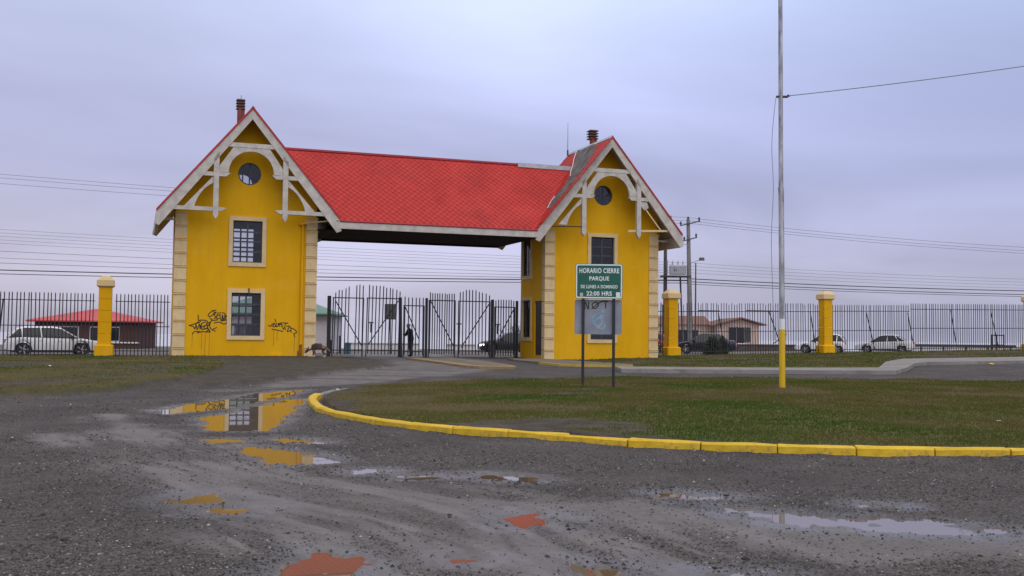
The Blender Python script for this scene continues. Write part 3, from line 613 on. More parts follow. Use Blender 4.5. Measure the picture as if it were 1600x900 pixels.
def glazed(parent_u, a, b, c, d, v, side, round_=None, ncol=2, nrow=4):
    """window part (dark frame) with surround, panes and glazing bars; side=-1 faces the road, +1 the back"""
    uo = parent_u
    f = MB()
    if round_:
        r = round_; cu, cz_ = (a + b) / 2 + uo, (c + d) / 2
        f.prism(circle(cu, cz_, r), v, v + .07, [circle(cu, cz_, r - .07)]); fo = f.build('window', M['frame'], gh)
        MB().prism(circle(cu, cz_, r - .072), v + .03, v + .04).build('pane', M['glass'], fo)
        x = MB(); x.box(cu - .035, cu + .035, v + .005, v + .065, cz_ - r + .06, cz_ + r - .06); x.build('glazing_bar', M['frame'], fo)
        x = MB(); x.box(cu - r + .06, cu - .037, v + .01, v + .06, cz_ - .03, cz_ + .03); x.box(cu + .037, cu + r - .06, v + .01, v + .06, cz_ - .03, cz_ + .03); x.build('glazing_bar', M['frame'], fo)
        return
    f.prism(rect(a + uo, b + uo, c, d), v, v + .08, [rect(a + uo + .06, b + uo - .06, c + .07, d - .06)])
    fo = f.build('window', M['frame'], gh)
    ys_ = (v - .16, v - .08) if side < 0 else (v + .14, v + .2)
    MB().prism(rect(a + uo - .21, b + uo + .21, c - .21, d + .21), *((-.07, .10) if side < 0 else (DP - .06, DP + .07)), [rect(a + uo + .003, b + uo - .003, c + .003, d - .003)]).build('window_surround', M['cream'], fo)
    w_, h_ = (b - a - .12) / ncol, (d - c - .13) / nrow
    for i in range(ncol):
        for j in range(nrow):
            x0, z0 = a + uo + .06 + i * w_, c + .07 + j * h_
            MB().box(x0 + .015, x0 + w_ - .015, v + .035, v + .043, z0 + .015, z0 + h_ - .015).build('pane', M['glass'], fo)
    for i in range(1, ncol): MB().box(a + uo + .06 + i * w_ - .042, a + uo + .06 + i * w_ + .042, v + .012, v + .07, c + .07, d - .06).build('glazing_bar', M['frame'], fo)
    for j in range(1, nrow): MB().box(a + uo + .06, b + uo - .06, v + .02, v + .062, c + .07 + j * h_ - .042, c + .07 + j * h_ + .042).build('glazing_bar', M['frame'], fo)
SIDE_W = [(2.37, 3.86, 5.2, 7.50), (2.37, 3.83, 1.46, 3.72)]; SIDE_D = (.32, 1.72, .42, 3.63)
def yz_prism(mb, poly, x0, x1, holes=()):                 # polygon in (y,z) pushed along x
    q = MB(); q.prism(poly, x0, x1, holes); mb.add([(p[1], p[0], p[2]) for p in q.v], [tuple(reversed(f)) for f in q.f])
for T in (0, RG):
    holes = [shift(rect(*w_), T) for w_ in WIN_F] + [circle(T + .03, 9.97, .60)]
    for v0, v1 in ((0, .2), (DP - .2, DP)):
        MB().prism(shift(GABLE, T), v0, v1, holes).build('tower_wall', M['yellow'], gh)
    for v0, v1 in ((.202, .24), (DP - .24, DP - .202)):
        MB().prism(shift(GIN, T), v0, v1, holes).build('wall_lining', M['lining'], gh)
    for s in (-1, 1):
        mb = MB(); ho = []
        if T and s < 0: ho = [rect(*w_) for w_ in SIDE_W] + [rect(*SIDE_D)]
        xo, xi = T + s * HW, T + s * (HW - .2)
        yz_prism(mb, rect(.2, DP - .2, 0, rz(HW) - .12), min(xo, xi), max(xo, xi), ho); mb.build('tower_wall', M['yellow'], gh)
        mb = MB(); xo, xi = T + s * (HW - .202), T + s * (HW - .24)
        yz_prism(mb, rect(.24, DP - .24, .05, rz(HW) - .4), min(xo, xi), max(xo, xi), ho); mb.build('wall_lining', M['lining'], gh)
    for z in (.1, 4.42, 8.35): MB().box(T - HW + .24, T + HW - .24, .24, DP - .24, z, z + .14).build('floor_slab', M['lining'], gh)
    for w_ in WIN_F:
        glazed(T, *w_, .09, -1); glazed(T, *w_, DP - .15, 1)
    glazed(T, -.57, .63, 9.37, 10.57, .06, -1, .6); glazed(T, -.57, .63, 9.37, 10.57, DP - .13, 1, .6)
    # quoins: front corners, wrapped round the sides
    for s in (-1, 1):
        z = .12; k = 0
        while z < 7.75:
            h = .665 if k else .60
            mb = MB(); x0, x1 = T + s * (HW - .56), T + s * (HW + .05); x0, x1 = min(x0, x1), max(x0, x1)
            c = .03; zt = z + h
            L_ = [(x0, -.055), (x1, -.055), (x1, .42), (T + s * (HW + .002), .42), (T + s * (HW + .002), -.002), (x0 if s > 0 else x1, -.002)]
            if s > 0: L_ = [(x0, -.055), (x1, -.055), (x1, .42), (T + HW + .002, .42), (T + HW + .002, -.002), (x0, -.002)]
            else: L_ = [(x1, -.055), (x0, -.055), (x0, .42), (T - HW - .002, .42), (T - HW - .002, -.002), (x1, -.002)]
            n = len(L_); tri = tessellate_polygon([[Vector((*p, 0)) for p in L_]])
            mb.add([(*p, z) for p in L_] + [(*p, zt) for p in L_], [tuple(t) for t in tri] + [tuple(i + n for i in reversed(t)) for t in tri] + [(i, (i + 1) % n, n + (i + 1) % n, n + i) for i in range(n)])
            # tapered drip lip under each block
            mb.box(min(T + s * (HW - .57), T + s * (HW + .09)), max(T + s * (HW - .57), T + s * (HW + .09)), -.10, -.0555, zt - .045, zt)
            mb.build('quoin', M['cream'], gh); z += .705 if k else .64; k += 1
    # ---- roof of the tower
    EU = 4.62; v0, v1 = -OV - .03, DP + OV - .1
    for s in (-1, 1):
        mb = MB(); P = [(0, GA + .05), (s * EU, rz(EU) + .05), (s * EU, rz(EU) - .05), (0, GA - .06)]
        mb.prism(shift(P, T), v0 - .05, v1 + .05); mb.build('roof_slope', M['red'], gh)
        mb = MB(); P = [(s * .02, GA - .075), (s * (EU - .02), rz(EU) - .06), (s * (EU - .02), rz(EU) - .12), (s * .02, GA - .14)]
        mb.prism(shift(P, T), v0 + .05, v1 - .05); mb.build('soffit', M['soffit'], gh)
        for va, vb in ((v0, v0 + .12), (v1 - .12, v1)):
            P = [(0, GA - .065), (s * 4.63, rz(4.63) - .065), (s * 4.74, 7.02), (s * 4.5, 6.92), (0, 12.66)]
            MB().prism(shift(P, T), va, vb).build('barge_board', M['wood'], gh)
            P = [(0, GA + .085), (s * 4.65, rz(4.65) + .085), (s * 4.65, rz(4.65) - .06), (0, GA - .06)]
            MB().prism(shift(P, T), va - .03, va - .003 + (.15 if va > 0 else 0)).build('roof_trim', M['redtrim'], gh) if va < 0 else None
        if (T == 0) == (s < 0): MB().box(*sorted((T + s * 4.50, T + s * 4.66)), v0 + .13, v1 - .13, 6.95, rz(4.66) - .07).build('eave_fascia', M['wood'], gh)
        if (T == 0) == (s < 0):
            MB().box(*sorted((T + s * (HW + .01), T + s * 4.48)), -.02, .08, 7.33, 7.45).build('eave_tie', M['wood'], gh)
    MB().prism(shift([(-.13, GA - .06), (0, GA + .12), (.13, GA - .06)], T), v0 - .03, v1 + .03).build('ridge_cap', M['redtrim'] if T == 0 else M['flash'], gh)
# ---- gable trusses
TV0, TV1 = -OV + .0, -OV + .17
def tpart(name, P, T, v0=TV0, v1=TV1, m='wood'): return MB().prism(shift(P, T), v0, v1).build(name, M[m], gh)
def arch(T):
    cz_, r = 9.82, 1.15; inn = [(r * math.cos(t), cz_ + r * math.sin(t)) for t in np.linspace(.0, math.pi, 22)]
    outp = [(-1.62, 9.80), (-1.62, 10.12), (-.92, 11.15), (.92, 11.15), (1.62, 10.12), (1.62, 9.80)]
    tpart('arch_bracket', inn + outp, T, TV0 + .02, TV1 - .02)
def brace(T, s):
    t = np.linspace(0, 1, 9); inn = [(s * (2.80 - .88 * math.sin(a * math.pi / 2) ), 7.96 + 1.28 * (1 - math.cos(a * math.pi / 2))) for a in t]
    inn = [(s * (1.9 + .92 * (.55 * math.cos(a * math.pi / 2) + .45 * (1 - a))), 7.97 + 1.25 * (.55 * math.sin(a * math.pi / 2) + .45 * a)) for a in t]
    tpart('curved_brace', [(s * 1.9, 9.58), (s * 3.32, 7.97)] + inn, T, TV0 + .03, TV1 - .03)
for T in (0, RG):
    tpart('collar_beam', [(-1.46, 11.155), (1.46, 11.155), (1.28, 11.385), (-1.28, 11.385)], T)
    arch(T)
    for s in (-1, 1):
        tpart('king_post', [(s * 1.625, 10.85), (s * 1.625, 7.62), (s * 1.66, 7.50), (s * 1.76, 7.36), (s * 1.86, 7.50), (s * 1.89, 7.62), (s * 1.89, 10.52)], T, TV0 - .03, TV1 + .03)
        tpart('cross_tie', [(s * 2.72, 9.58), (s * 1.28, 9.58), (s * 1.05, 9.78), (s * 1.2, 9.79), (s * 2.58, 9.79)], T, TV0 - .015, TV1 + .015)
        if T == 0:
            brace(T, s); tpart('cross_tie', [(s * 4.0, 7.77), (s * 1.5, 7.77), (s * 1.22, 7.93), (s * 1.38, 7.97), (s * 3.86, 7.97)], T, TV0 - .015, TV1 + .015)
brace(RG, -1)
MB().tube([(RG - 4.05, TV0 + .08, 7.84), (RG - 1.83, TV0 + .08, 7.9)], .035, 6).build('iron_rod', M['rust'], gh)
tpart('broken_brace', [(1.9, 9.55), (2.3, 9.52), (2.42, 9.2), (2.12, 9.05), (1.9, 9.3)], RG, TV0 + .03, TV1 - .03)
MB().bar((RG + 2.24, TV0 + .1, 9.12), (RG + 3.24, TV0 + .1, 7.92), .07, .05).build('loose_batten', M['cream'], gh)
MB().bar((RG + 1.1, TV0 + .1, 7.78), (RG + 3.98, TV0 + .12, 7.91), .12, .06).build('loose_batten', M['cream'], gh)
# ---- roof between the towers
RZ, EZ, EV, RV = 11.80, 7.55, -OV, DP / 2
sl = (RZ - EZ) / (RV - EV)
def vall(z): return (GA - z) / GK
# front and back slopes
for s in (-1, 1):
    ve = RV + s * (RV - EV); ua, ub = vall(RZ) + .0, vall(EZ)
    a = [(ua - .1, RV, RZ), (RG - ua + .1, RV, RZ), (RG - ub + .02, ve, EZ), (ub - .02, ve, EZ)]
    nrm = Vector((0, s * sl, 1)).normalized() * .09
    vs = [Vector(p) for p in a] + [Vector(p) - nrm for p in a]
    MB().add(vs, [(0, 1, 2, 3), (7, 6, 5, 4), (0, 4, 5, 1), (1, 5, 6, 2), (2, 6, 7, 3), (3, 7, 4, 0)]).build('roof_slope', M['red'], gh)
MB().box(4.62, RG - 4.62, EV - .05, EV + .07, 7.15, 7.50).build('eave_fascia', M['wood'], gh)
MB().tube([(4.66, EV - .06, 7.545), (RG - 4.66, EV - .06, 7.545)], .05, 8).build('gutter', M['redtrim'], gh)
# boarded ceiling
nb = 30
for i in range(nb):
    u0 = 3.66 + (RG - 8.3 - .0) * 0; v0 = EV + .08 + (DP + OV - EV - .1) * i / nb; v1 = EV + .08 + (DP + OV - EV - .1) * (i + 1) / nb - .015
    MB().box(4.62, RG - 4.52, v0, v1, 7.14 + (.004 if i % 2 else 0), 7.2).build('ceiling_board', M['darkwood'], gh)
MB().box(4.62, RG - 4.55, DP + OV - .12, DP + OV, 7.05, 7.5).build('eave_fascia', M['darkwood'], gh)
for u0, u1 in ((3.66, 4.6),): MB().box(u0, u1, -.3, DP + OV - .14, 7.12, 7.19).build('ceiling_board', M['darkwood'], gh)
MB().prism([(1.2, RZ - .02), (15.85, RZ - .02), (15.85, RZ + .09), (1.2, RZ + .09)], RV - .09, RV + .09).build('ridge_cap', M['redtrim'], gh)
mb = MB(); mb.prism([(15.86, RZ - .14), (19.36, RZ - .16), (19.36, RZ + .1), (15.86, RZ + .12)], RV - .2, RV + .12); mb.build('ridge_cap', M['flash'], gh)
# diamond shingles: 300 single ones, the rest joined
def shingle_v(w_, h_):     # local: x along eave, y up-slope, z out of the slope
    return [(0, -h_ / 2, .034), (w_ / 2, 0, .020), (0, h_ / 2, .006), (-w_ / 2, 0, .020), (0, -h_ / 2, .008), (w_ / 2, 0, .0), (0, h_ / 2, .0), (-w_ / 2, 0, .0)]
SHF = [(0, 1, 2, 3), (0, 4, 5, 1), (3, 7, 4, 0)]
SWd, SHt = .365, .37; sv_ = shingle_v(SWd - .012, SHt - .0)
shm = MB().add(sv_, SHF).mesh('shingle', M['red'])
slen = math.hypot(RV - EV, RZ - EZ); ang = math.atan2(RZ - EZ, RV - EV)
spots = []
for r_ in range(int(slen / (SHt / 2)) + 1):
    s = r_ * SHt / 2; z = EZ + s * math.sin(ang); v = EV + s * math.cos(ang)
    for c_ in range(-2, 60):
        u = 2 + (c_ + .5 * (r_ % 2)) * SWd
        if vall(z) - .02 < u < RG - vall(z) + .02 and s > .12 and s < slen - .1: spots.append((u, v, z, s))
spots.sort(key=lambda t: t[3] * .6 + abs(t[0] - 7) * .35)
rot = Matrix.Rotation(ang, 4, 'X'); rest = MB()
for i, (u, v, z, s) in enumerate(spots):
    Mx = Matrix.Translation((u, v, z)) @ Matrix.Rotation(random.uniform(-.02, .02), 4, 'Z') @ rot
    if i < 300:
        o = link('shingle', shm, gh); o.matrix_local = Mx
    else: rest.add([Mx @ Vector(p) for p in sv_], SHF)
# right tower, slope that faces the left tower
PATCH = [(3.75, 20.50), (3.2, 20.2), (1.75, 19.4), (.55, 18.75), (.15, 18.1), (.25, 17.7), (-.2, 17.0), (-.7, 16.9), (-1.02, 17.3), (-.95, 18.6), (-.75, 19.3), (-.35, 19.6), (-.2, 20.0), (.35, 20.3), (1.1, 20.50)]
a2 = math.atan(GK)
for r_ in range(40):
    s = r_ * SHt / 2; u = RG - s * math.cos(a2); z = GA + .05 - s * math.sin(a2)
    for c_ in range(-1, 19):
        v = -1.2 + (c_ + .5 * (r_ % 2)) * SWd
        if v > 5.35 or s < .2 or u < 16.1: continue
        if v > EV and v < RV and z < RZ - sl * (RV - v) - .1: continue
        if float(sdf(PATCH, np.array([v]), np.array([u]))[0]) < .06: continue
        Mx = Matrix(((0, -math.cos(a2), -math.sin(a2), u), (-1, 0, 0, v), (0, -math.sin(a2), math.cos(a2), z), (0, 0, 0, 1)))
        Mx = Matrix(((0, math.cos(a2), -math.sin(a2), u), (-1, 0, 0, v), (0, math.sin(a2), math.cos(a2), z), (0, 0, 0, 1)))
        rest.add([Mx @ Vector(p) for p in sv_], SHF)
tag(rest.build('shingle', M['red'], gh), kind='stuff')
q = MB(); n = len(PATCH); jit = [(v + random.uniform(-.06, .06), u + random.uniform(-.05, .05)) for v, u in [((PATCH[i][0] * (1 - t) + PATCH[(i + 1) % n][0] * t), (PATCH[i][1] * (1 - t) + PATCH[(i + 1) % n][1] * t)) for i in range(n) for t in (0, .25, .5, .75)]]
jit = [(v, min(u, RG - .03)) for v, u in jit]
tri = tessellate_polygon([[Vector((v, u, 0)) for v, u in jit]]); m_ = len(jit)
up = lambda v, u, h: (u - h * .6, v, GA + .05 - GK * (RG - u) + h)
q.add([up(v, u, .035) for v, u in jit] + [up(v, u, .0) for v, u in jit], [tuple(t) for t in tri] + [(i, (i + 1) % m_, m_ + (i + 1) % m_, m_ + i) for i in range(m_)])
tag(q.build('bare_underlay', M['underlay'], gh), 'torn grey patch of bare underlay on the red roof')
for (va, ua, vb, ub) in ((3.7, 20.45, 1.7, 19.35), (1.7, 19.35, .5, 18.7), (.2, 17.6, -.3, 16.95)):
    MB().tube([up(va, ua, .06), up((va + vb) / 2 + .05, (ua + ub) / 2, .08), up(vb, ub, .05)], .02, 5).build('torn_edge', M['signwhite'], gh)
# ---- chimneys, aerial, downpipe
def chimney(u, v, z0, z1, zc0, zc1, wd, r):
    fo = MB().tube([(u + .07, v, z0), (u + .07, v, z1)], r, 12).build('chimney', M['brick'], gh, True)
    MB().tube([(u - .05, v - .1, z0), (u - .05, v - .1, zc0 + .05)], r * .8, 10).build('flue', M['brick'], fo, True)
    n = 4
    for i in range(n):
        z = zc0 + (zc1 - zc0) * i / (n - 1)
        MB().add([(u - wd / 2, v - wd / 2, z), (u + wd / 2, v - wd / 2, z), (u + wd / 2, v + wd / 2, z), (u - wd / 2, v + wd / 2, z),
                  (u - wd * .4, v - wd * .4, z + .075), (u + wd * .4, v - wd * .4, z + .075), (u + wd * .4, v + wd * .4, z + .075), (u - wd * .4, v + wd * .4, z + .075)],
                 [(0, 3, 2, 1), (4, 5, 6, 7), (0, 1, 5, 4), (1, 2, 6, 5), (2, 3, 7, 6), (3, 0, 4, 7)]).build('cowl_louvre', M['flue'], fo)
    MB().box(u - wd * .3, u + wd * .3, v - wd * .3, v + wd * .3, zc0, zc1).build('cowl_core', M['flue'], fo)
    return fo
c = chimney(-.22, 3.5, 12.3, 14.1, 14.12, 14.6, .50, .17)
MB().tube([(-.2, 3.5, 14.6), (-.2, 3.5, 14.92)], .015, 5).build('spike', M['flue'], c)
chimney(21.42, 3.5, 12.0, 14.05, 14.0, 14.5, .62, .22)
fo = MB().tube([(20.36, 5.0, 13.2), (20.36, 5.0, 15.3)], .022, 6, .01).build('aerial', M['rust'], gh)
MB().tube([(20.36, 5.0, 13.15), (20.36, 5.0, 13.5)], .055, 8).build('aerial_base', M['rust'], fo)
MB().tube([(2.88, -.09, .25), (2.88, -.09, 7.3), (2.88, -.09, 7.42)], .075, 10).build('downpipe', M['yellow'], gh, True)
MB().tube([(2.88, -.09, .12), (2.88, -.09, .95)], .082, 10).build('rusty_pipe_base', mat('rusty_pipe', (.16, .06, .012), (.30, .13, .02), 5, .8), gh, True)
MB().tube([(2.76, -.06, .12), (2.76, -.06, .6)], .04, 8).build('rusty_pipe_base', MATS['rusty_pipe'], gh, True)
MB().box(2.66, 3.06, -.2, -.03, 7.36, 7.46).build('pipe_hopper', M['yellow'], gh)
MB().tube([(2.75, -.12, 7.42), (3.3, -.5, 7.48), (4.58, -1.36, 7.60)], .04, 8).build('gutter_pipe', M['cream'], gh, True)
MB().box(1.25, 1.95, -.10, -.003, .1, .42).build('meter_box', M['yellow'], gh)
MB().tube([(.12, -.09, 3.55), (.12, -.09, 3.9)], .035, 6).build('lamp_bracket', M['frame'], gh)
# plinth step
for T in (0, RG): MB().box(T - HW - .02, T + HW + .02, -.02, DP + .02, -.25, .10).build('plinth', M['yellow'], gh)
# ---- door and side windows of the right tower
xs_ = RG - HW
a, b, c, d = SIDE_D
mb = MB(); mb.box(xs_ + .08, xs_ + .14, a + .003, b - .003, c + .003, d - .003); dr = mb.build('door', M['door'], gh)
for z0, z1 in ((c + .2, c + 1.35), (c + 1.5, d - .2)): MB().box(xs_ + .06, xs_ + .078, a + .2, b - .2, z0, z1).build('door_panel', M['door'], dr)
MB().tube([(xs_ + .05, a + .14, 1.75), (xs_ + .05, a + .14, 2.05)], .03, 6).build('door_handle', M['rim'], dr)
for (a, b, c, d) in SIDE_W:
    mb = MB(); yz_prism(mb, rect(a, b, c, d), xs_ + .08, xs_ + .15, [rect(a + .07, b - .07, c + .07, d - .07)]); fo = mb.build('window', M['frame'], gh)
    mb = MB(); yz_prism(mb, rect(a - .17, b + .17, c - .2, d + .18), xs_ - .06, xs_ + .09, [rect(a + .003, b - .003, c + .003, d - .003)]); mb.build('window_surround', M['cream'], fo)
    MB().box(xs_ + .11, xs_ + .118, a + .07, b - .07, c + .07, d - .07).build('pane', M['glass'], fo)
    MB().box(xs_ + .09, xs_ + .14, (a + b) / 2 - .03, (a + b) / 2 + .03, c + .07, d - .07).build('glazing_bar', M['frame'], fo)
# ---- spray tags
def stroke(mb, P, wd, v=-.0065):
    P = [(p.x, p.y) for p in spline(P, 6, False)]
    for i, (p, q_) in enumerate(zip(P[:-1], P[1:])):
        d = Vector((q_[0] - p[0], q_[1] - p[1])); 
        if d.length < 1e-5: continue
        d.normalize(); nn = Vector((-d.y, d.x)) * wd / 2; e = d * wd * .25
        v_ = v - .0004 * (i % 3)
        mb.add([(p[0] - nn.x - e.x, v_, p[1] - nn.y - e.y), (p[0] + nn.x - e.x, v_, p[1] + nn.y - e.y), (q_[0] + nn.x + e.x, v_, q_[1] + nn.y + e.y), (q_[0] - nn.x + e.x, v_, q_[1] - nn.y + e.y)], [(0, 1, 2, 3)])
def tagpx(strokes, sx, sz, name, wd=.05):
    mb = MB()
    for s_ in strokes: stroke(mb, [(sx(p[0]), sz(p[1])) for p in s_], wd)
    mb.build(name, M['spray'], gh)
# coordinates read on the wall in a local drawing grid (1 step = 4.45 mm)
sx = lambda a: -3.02 + (a - 165) * .00446; sz_ = lambda b: .17 + (690 - b) * .00446
tagpx([[(200, 305), (250, 318), (265, 345), (280, 300), (292, 350), (318, 290), (325, 345), (332, 300)], [(200, 305), (262, 285), (330, 255)], [(345, 350), (338, 285), (385, 262)], [(342, 318), (372, 305)], [(345, 352), (395, 335)],
       [(300, 245), (350, 240), (400, 250), (395, 290), (370, 320), (380, 345), (410, 330)], [(408, 345), (402, 280), (425, 270), (420, 300), (405, 312), (438, 378)], [(440, 270), (428, 300), (452, 345), (498, 368)], [(462, 240), (438, 262), (432, 300)],
       [(240, 405), (258, 378), (300, 372), (340, 380)], [(290, 392), (345, 375), (402, 378), (440, 378)], [(300, 180), (302, 240)], [(470, 345), (512, 325)], [(272, 300), (300, 262), (320, 300)], [(395, 375), (425, 352), (438, 376)]], sx, sz_, 'spray_tag')
tagpx([[(490, 125), (440, 145), (412, 180), (430, 198), (468, 175), (480, 150), (505, 145)], [(500, 150), (480, 175), (500, 205), (478, 222)], [(528, 150), (512, 180), (512, 222), (540, 215)], [(515, 185), (540, 178)], [(545, 145), (548, 205), (568, 250), (572, 175), (590, 245), (600, 180)],
       [(565, 150), (600, 160), (612, 215), (600, 240), (570, 242)], [(612, 195), (638, 180), (622, 240), (628, 265), (590, 282), (540, 262), (480, 272)], [(430, 215), (470, 240), (520, 235)], [(455, 128), (500, 122)]], sx, sz_, 'spray_tag')
sx2 = lambda a: 1.0 + (a - 1090) * .00446
tagpx([[(1128, 290), (1160, 300), (1175, 275), (1205, 268), (1180, 300), (1215, 305), (1212, 285)], [(1225, 262), (1218, 298), (1240, 300), (1245, 262)], [(1270, 258), (1250, 280), (1262, 300)], [(1252, 280), (1280, 276)], [(1290, 255), (1275, 275), (1296, 285), (1280, 305)], [(1300, 258), (1360, 262)], [(1330, 260), (1322, 300)],
       [(1300, 312), (1306, 335), (1322, 312), (1330, 340)], [(1340, 300), (1375, 298), (1352, 360), (1395, 340), (1385, 300)], [(1400, 320), (1440, 338), (1465, 370), (1432, 388), (1445, 425)], [(1172, 335), (1230, 345), (1300, 362)], [(1205, 215), (1215, 248)], [(1392, 345), (1402, 372)]], sx2, sz_, 'spray_tag')
dr_ = MB()
for a, z0, z1 in ((345, 380, 580), (385, 380, 680), (432, 380, 690), (240, 405, 560)): stroke(dr_, [(sx(a), sz_(z0)), (sx(a - 2), sz_(z1))], .016)
for a, z0, z1 in ((1195, 350, 530), (1235, 355, 470), (1440, 425, 630)): stroke(dr_, [(sx2(a), sz_(z0)), (sx2(a - 3), sz_(z1))], .018)
dr_.build('paint_drip', M['spray2'], gh)

# ------------------------------------------------------------------ fence, pillars, gates (all on one line behind the tower fronts)
FV = 4.25
def pillar(u, label, zb):
    x, y = B2W(u, FV); o = empty('fence_pillar', (x, y, zb), R(PSI), label, 'pillar', 'yellow fence pillars')
    MB().cbox(-.49, .49, -.49, .49, -.1, .62, .06).build('base', M['yellow'], o)
    for i in range(5):
        z = .60 + i * .625; MB().cbox(-.34, .34, -.34, .34, z, z + .612, .016).build('pillar_block', M['yellow'], o)
    MB().add([(-.36, -.36, 3.72), (.36, -.36, 3.72), (.36, .36, 3.72), (-.36, .36, 3.72), (-.46, -.46, 3.80), (.46, -.46, 3.80), (.46, .46, 3.80), (-.46, .46, 3.80),
              (-.45, -.45, 4.1), (.45, -.45, 4.1), (.45, .45, 4.1), (-.45, .45, 4.1), (-.2, -.2, 4.34), (.2, -.2, 4.34), (.2, .2, 4.34), (-.2, .2, 4.34)],
             [(0, 3, 2, 1)] + [(a + i, a + (i + 1) % 4, a + 4 + (i + 1) % 4, a + 4 + i) for a in (0, 4, 8) for i in range(4)] + [(12, 13, 14, 15)]).build('cap', M['cream'], o)
    return o
pillar(-7.05, 'yellow pillar with cream cap beside the white estate car', .2)
pillar(27.45, 'yellow pillar with cream cap next to the right tower', .33)
pillar(39.4, 'yellow pillar with cream cap in front of the parked hatchback', .55)
pillar(57.6, 'yellow pillar with cream cap at the right edge of the picture', .80)
PK = {}
def picket(h, r=.026):
    h = round(h, 1); k = h; h = (h, r)
    if h not in PK:
        h = k; mb = MB(); mb.add([(-r, -r, 0), (r, -r, 0), (r, r, 0), (-r, r, 0), (-r, -r, h - .07), (r, -r, h - .07), (r, r, h - .07), (-r, r, h - .07), (0, 0, h)],
            [(0, 3, 2, 1)] + [(i, (i + 1) % 4, 4 + (i + 1) % 4, 4 + i) for i in range(4)] + [(4 + i, 4 + (i + 1) % 4, 8) for i in range(4)]); PK[(h, r)] = mb.mesh('picket', M['black'])
    return PK[(k, r)]
def fence(u0, u1, zb0, zb1, label, step, top=3.42, braces=(), rails=(2.98, 1.62, .28), lean=0.0, pr=.026):
    x, y = B2W(u0, FV); o = empty('fence', (x, y, zb0), R(PSI), label, 'fence', 'black picket fence panels')
    L_ = u1 - u0; n = max(1, round(L_ / step)); dz = zb1 - zb0
    for i in range(n):
        u = (i + .5) * L_ / n; q_ = link('picket', picket(top + random.choice((-.04, 0, 0, .03)), pr), o, (u, random.uniform(-.006, .006), dz * u / L_ + .02)); q_.rotation_euler = (random.gauss(0, .006), random.gauss(0, .006) + lean, 0)
    for z in rails: MB().add([(0, -.035, z - .022), (L_, -.035, z + dz - .022), (L_, -.021, z + dz - .022), (0, -.021, z - .022), (0, -.035, z + .022), (L_, -.035, z + dz + .022), (L_, -.021, z + dz + .022), (0, -.021, z + .022)],
            [(0, 3, 2, 1), (4, 5, 6, 7), (0, 1, 5, 4), (1, 2, 6, 5), (2, 3, 7, 6), (3, 0, 4, 7)]).build('rail', M['black'], o)
    for (a, za, b, zb_) in braces:       # stays behind the fence
        MB().tube([(a - u0, .06, za - zb0), (b - u0, .5, zb_ - zb0)], .035, 6).build('stay', M['black'], o)
    return o
f1 = fence(-14.2, -7.56, .18, .2, 'black picket fence in front of the white estate car', .19, braces=((-12.1, 3.2, -12.35, .3),))
MB().box(.9, 1.95, -.06, -.036, 3.16, 3.21).build('rail', M['rust'], f1); MB().box(1.15, 1.9, -.06, -.036, 3.36, 3.39).build('rail', M['rust'], f1)
fence(-6.55, -3.7, .2, .21, 'short black picket fence between left pillar and left tower', .19)
fence(24.3, 26.95, .27, .33, 'short black picket fence between right tower and its pillar', .2, top=3.45, rails=(2.93, 1.6, .28))
f2 = fence(27.95, 38.9, .34, .54, 'black picket fence in front of the pink bungalow', .2, top=3.45, rails=(2.93, 1.6, .28), lean=-.012, pr=.017, braces=((31.0, 3.25, 31.7, 1.0), (34.9, 3.4, 36.3, .7), (38.2, 3.45, 38.9, 1.3), (36.3, 1.9, 35.5, 1.2)))
MB().box(1.5, 3.1, -.07, -.037, 2.98, 3.05).build('rail', M['rust'], f2); MB().box(5.1, 7.8, -.07, -.037, 3.06, 3.12).build('rail', M['rust'], f2)
fence(39.9, 46.5, .56, .68, 'black picket fence in front of the parked white cars', .2, pr=.017, top=3.42, rails=(2.95, 1.6, .28), braces=((42.84, 3.5, 43.9, .9), (46.41, 3.5, 47.2, 1.5)))
fence(46.56, 57.1, .70, .84, 'taller stepped black picket fence at the far right', .2, pr=.017, top=3.52, rails=(3.08, 1.72, .28), braces=((50.22, 3.8, 51.1, 1.3), (53.9, 3.74, 55.0, 1.2)))
def gpost(u, label, top=3.76, lean=0, r=.07):
    x, y = B2W(u, FV); o = MB().cbox(-r, r, -r, r, -.2, top - .15, .015).build('gate_post', M['black'], None, loc=(x, y, .15)); o.rotation_euler = (0, R(lean), R(PSI))
    return tag(o, label, 'gate post', 'black square gate posts')
gpost(5.12, 'black gate post nearest the dog and left tower', r=.10); gpost(9.42, 'black gate post the person in black leans on', lean=-1.2, r=.085)
gpost(10.97, 'black gate post in the middle of the gateway, right of the person'); gpost(15.14, 'thick black gate post in front of the dark car', r=.085)
gpost(16.74, 'black gate post against the right tower wall', 3.72)
